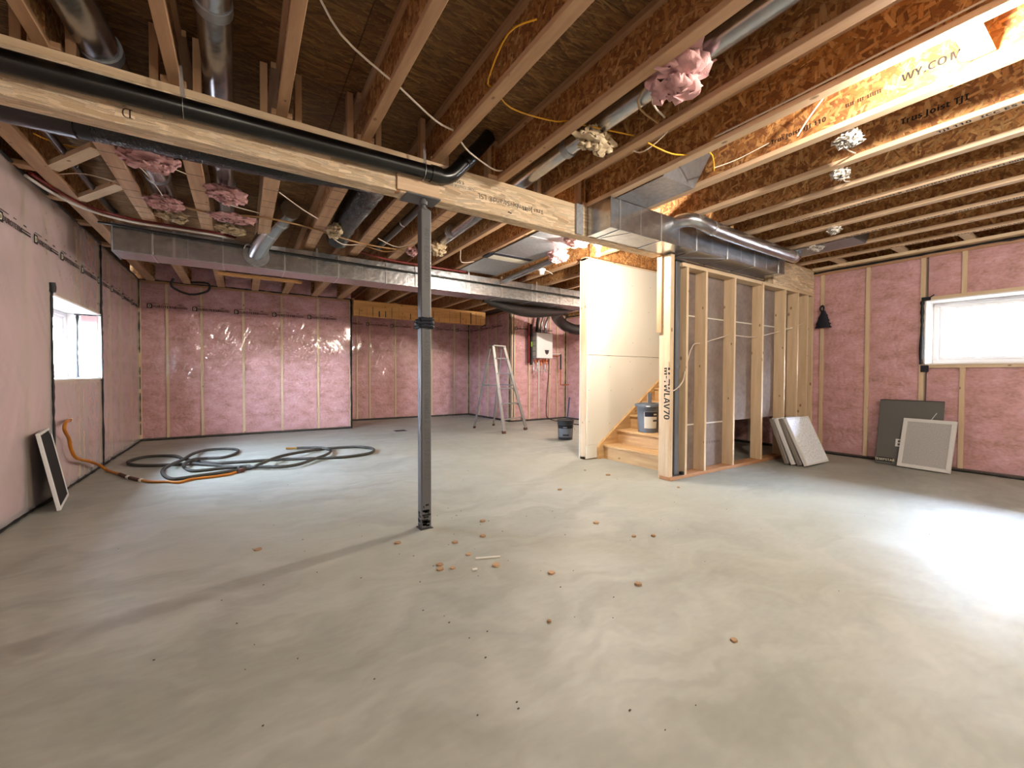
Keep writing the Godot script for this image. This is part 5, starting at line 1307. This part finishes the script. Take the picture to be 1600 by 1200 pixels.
func make_litter() -> void:
	var G := "wood plugs scattered on the floor"
	var L := [
		["round wood plug alone on the floor left of the post's shadow", 0.081, -3.168, 0.024, "chip"], ["wood plug on the floor just in front of the post, at its left", 0.880, -2.785, 0.022, "chip"],
		["wood plug right of the post base, nearest the post", 1.211, -2.588, 0.022, "chip"], ["wood plug on the floor right of the post, second of a column of two", 1.422, -2.579, 0.022, "chip"],
		["wood plug on the floor right of the post, farther of a column of two", 1.567, -2.851, 0.022, "chip"], ["pale wood plug left of the white stick", 1.202, -2.368, 0.019, "chip_pale"],
		["wood plug, upper of a touching pair before the post", 0.989, -2.330, 0.022, "chip"], ["wood plug, lower of a touching pair before the post", 0.969, -2.272, 0.022, "chip"],
		["small split wood plug right of the touching pair", 1.035, -2.246, 0.017, "chip_pale"], ["pinkish wood plug just below the white stick", 1.27, -2.141, 0.025, "chip_pale"],
		["wood plug alone right of the white stick", 1.491, -1.885, 0.022, "chip_pale"], ["tilted wood plug far right of the white stick", 1.807, -1.527, 0.020, "chip"],
		["small brown wood scrap below the plugs", 1.185, -1.515, 0.010, "chip"], ["small wood scrap alone in the near floor", 1.77, -0.976, 0.015, "chip"],
		["thin wood scrap before the stairs, left", 2.659, -3.234, 0.022, "chip"], ["brown scrap near the boarded wall's foot", 3.453, -3.733, 0.014, "chip"],
		["brown scrap before the first stair", 3.522, -3.423, 0.026, "chip"], ["pale scrap on the floor midway to the stairs", 2.292, -2.351, 0.022, "chip_pale"],
		["brown scrap on the floor right of centre", 2.45, -1.938, 0.018, "chip"], ["thin scrap left of the brown scrap right of centre", 2.324, -2.008, 0.016, "chip"],
		["dark scrap in front of the stair wall plate", 3.738, -2.655, 0.016, "chip"]]
	for i in L.size():
		chip(L[i][0], Vector3(L[i][1], 0.0, L[i][2]), L[i][3], L[i][4], 700 + i, G)
	var s := thing("plastic_stick", "thin white plastic stick lying among the wood plugs", "stick", Vector3(1.28, 0, -2.255))
	obj("stick", bar(mb(), Vector3(1.208, 0.006, -2.284), Vector3(1.352, 0.006, -2.225), 0.010, 0.010, Vector3.UP, 0.002), M.white_plastic, s)
	var b := thing("white_scrap", "small white scrap lying below the white stick", "scrap", Vector3(1.136, 0, -2.157))
	obj("scrap", bar(mb(), Vector3(1.120, 0.006, -2.160), Vector3(1.150, 0.008, -2.150), 0.016, 0.010, Vector3.UP, 0.003), M.white_plastic, b)
	# sawdust and grit too small to count
	var g := mb()
	var r := RandomNumberGenerator.new(); r.seed = 44
	for k in 90:
		var x := r.randf_range(-0.5, 4.5); var z := r.randf_range(-5.0, -0.6)
		if k < 55: x = 1.2 + r.randfn(0.0, 0.7); z = -2.2 + r.randfn(0.0, 0.8)
		if x > 3.6 and z < -2.6: continue
		var l := r.randf_range(0.003, 0.008)
		box(g, Vector3(x, 0.002, z), Vector3(l, 0.003, l * 0.5), 0.0)
	var o := obj("floor_grit", g, M.stain)
	o.set_meta("kind", "stuff"); tag(o, "dark grit and sawdust scattered over the concrete floor", "grit")
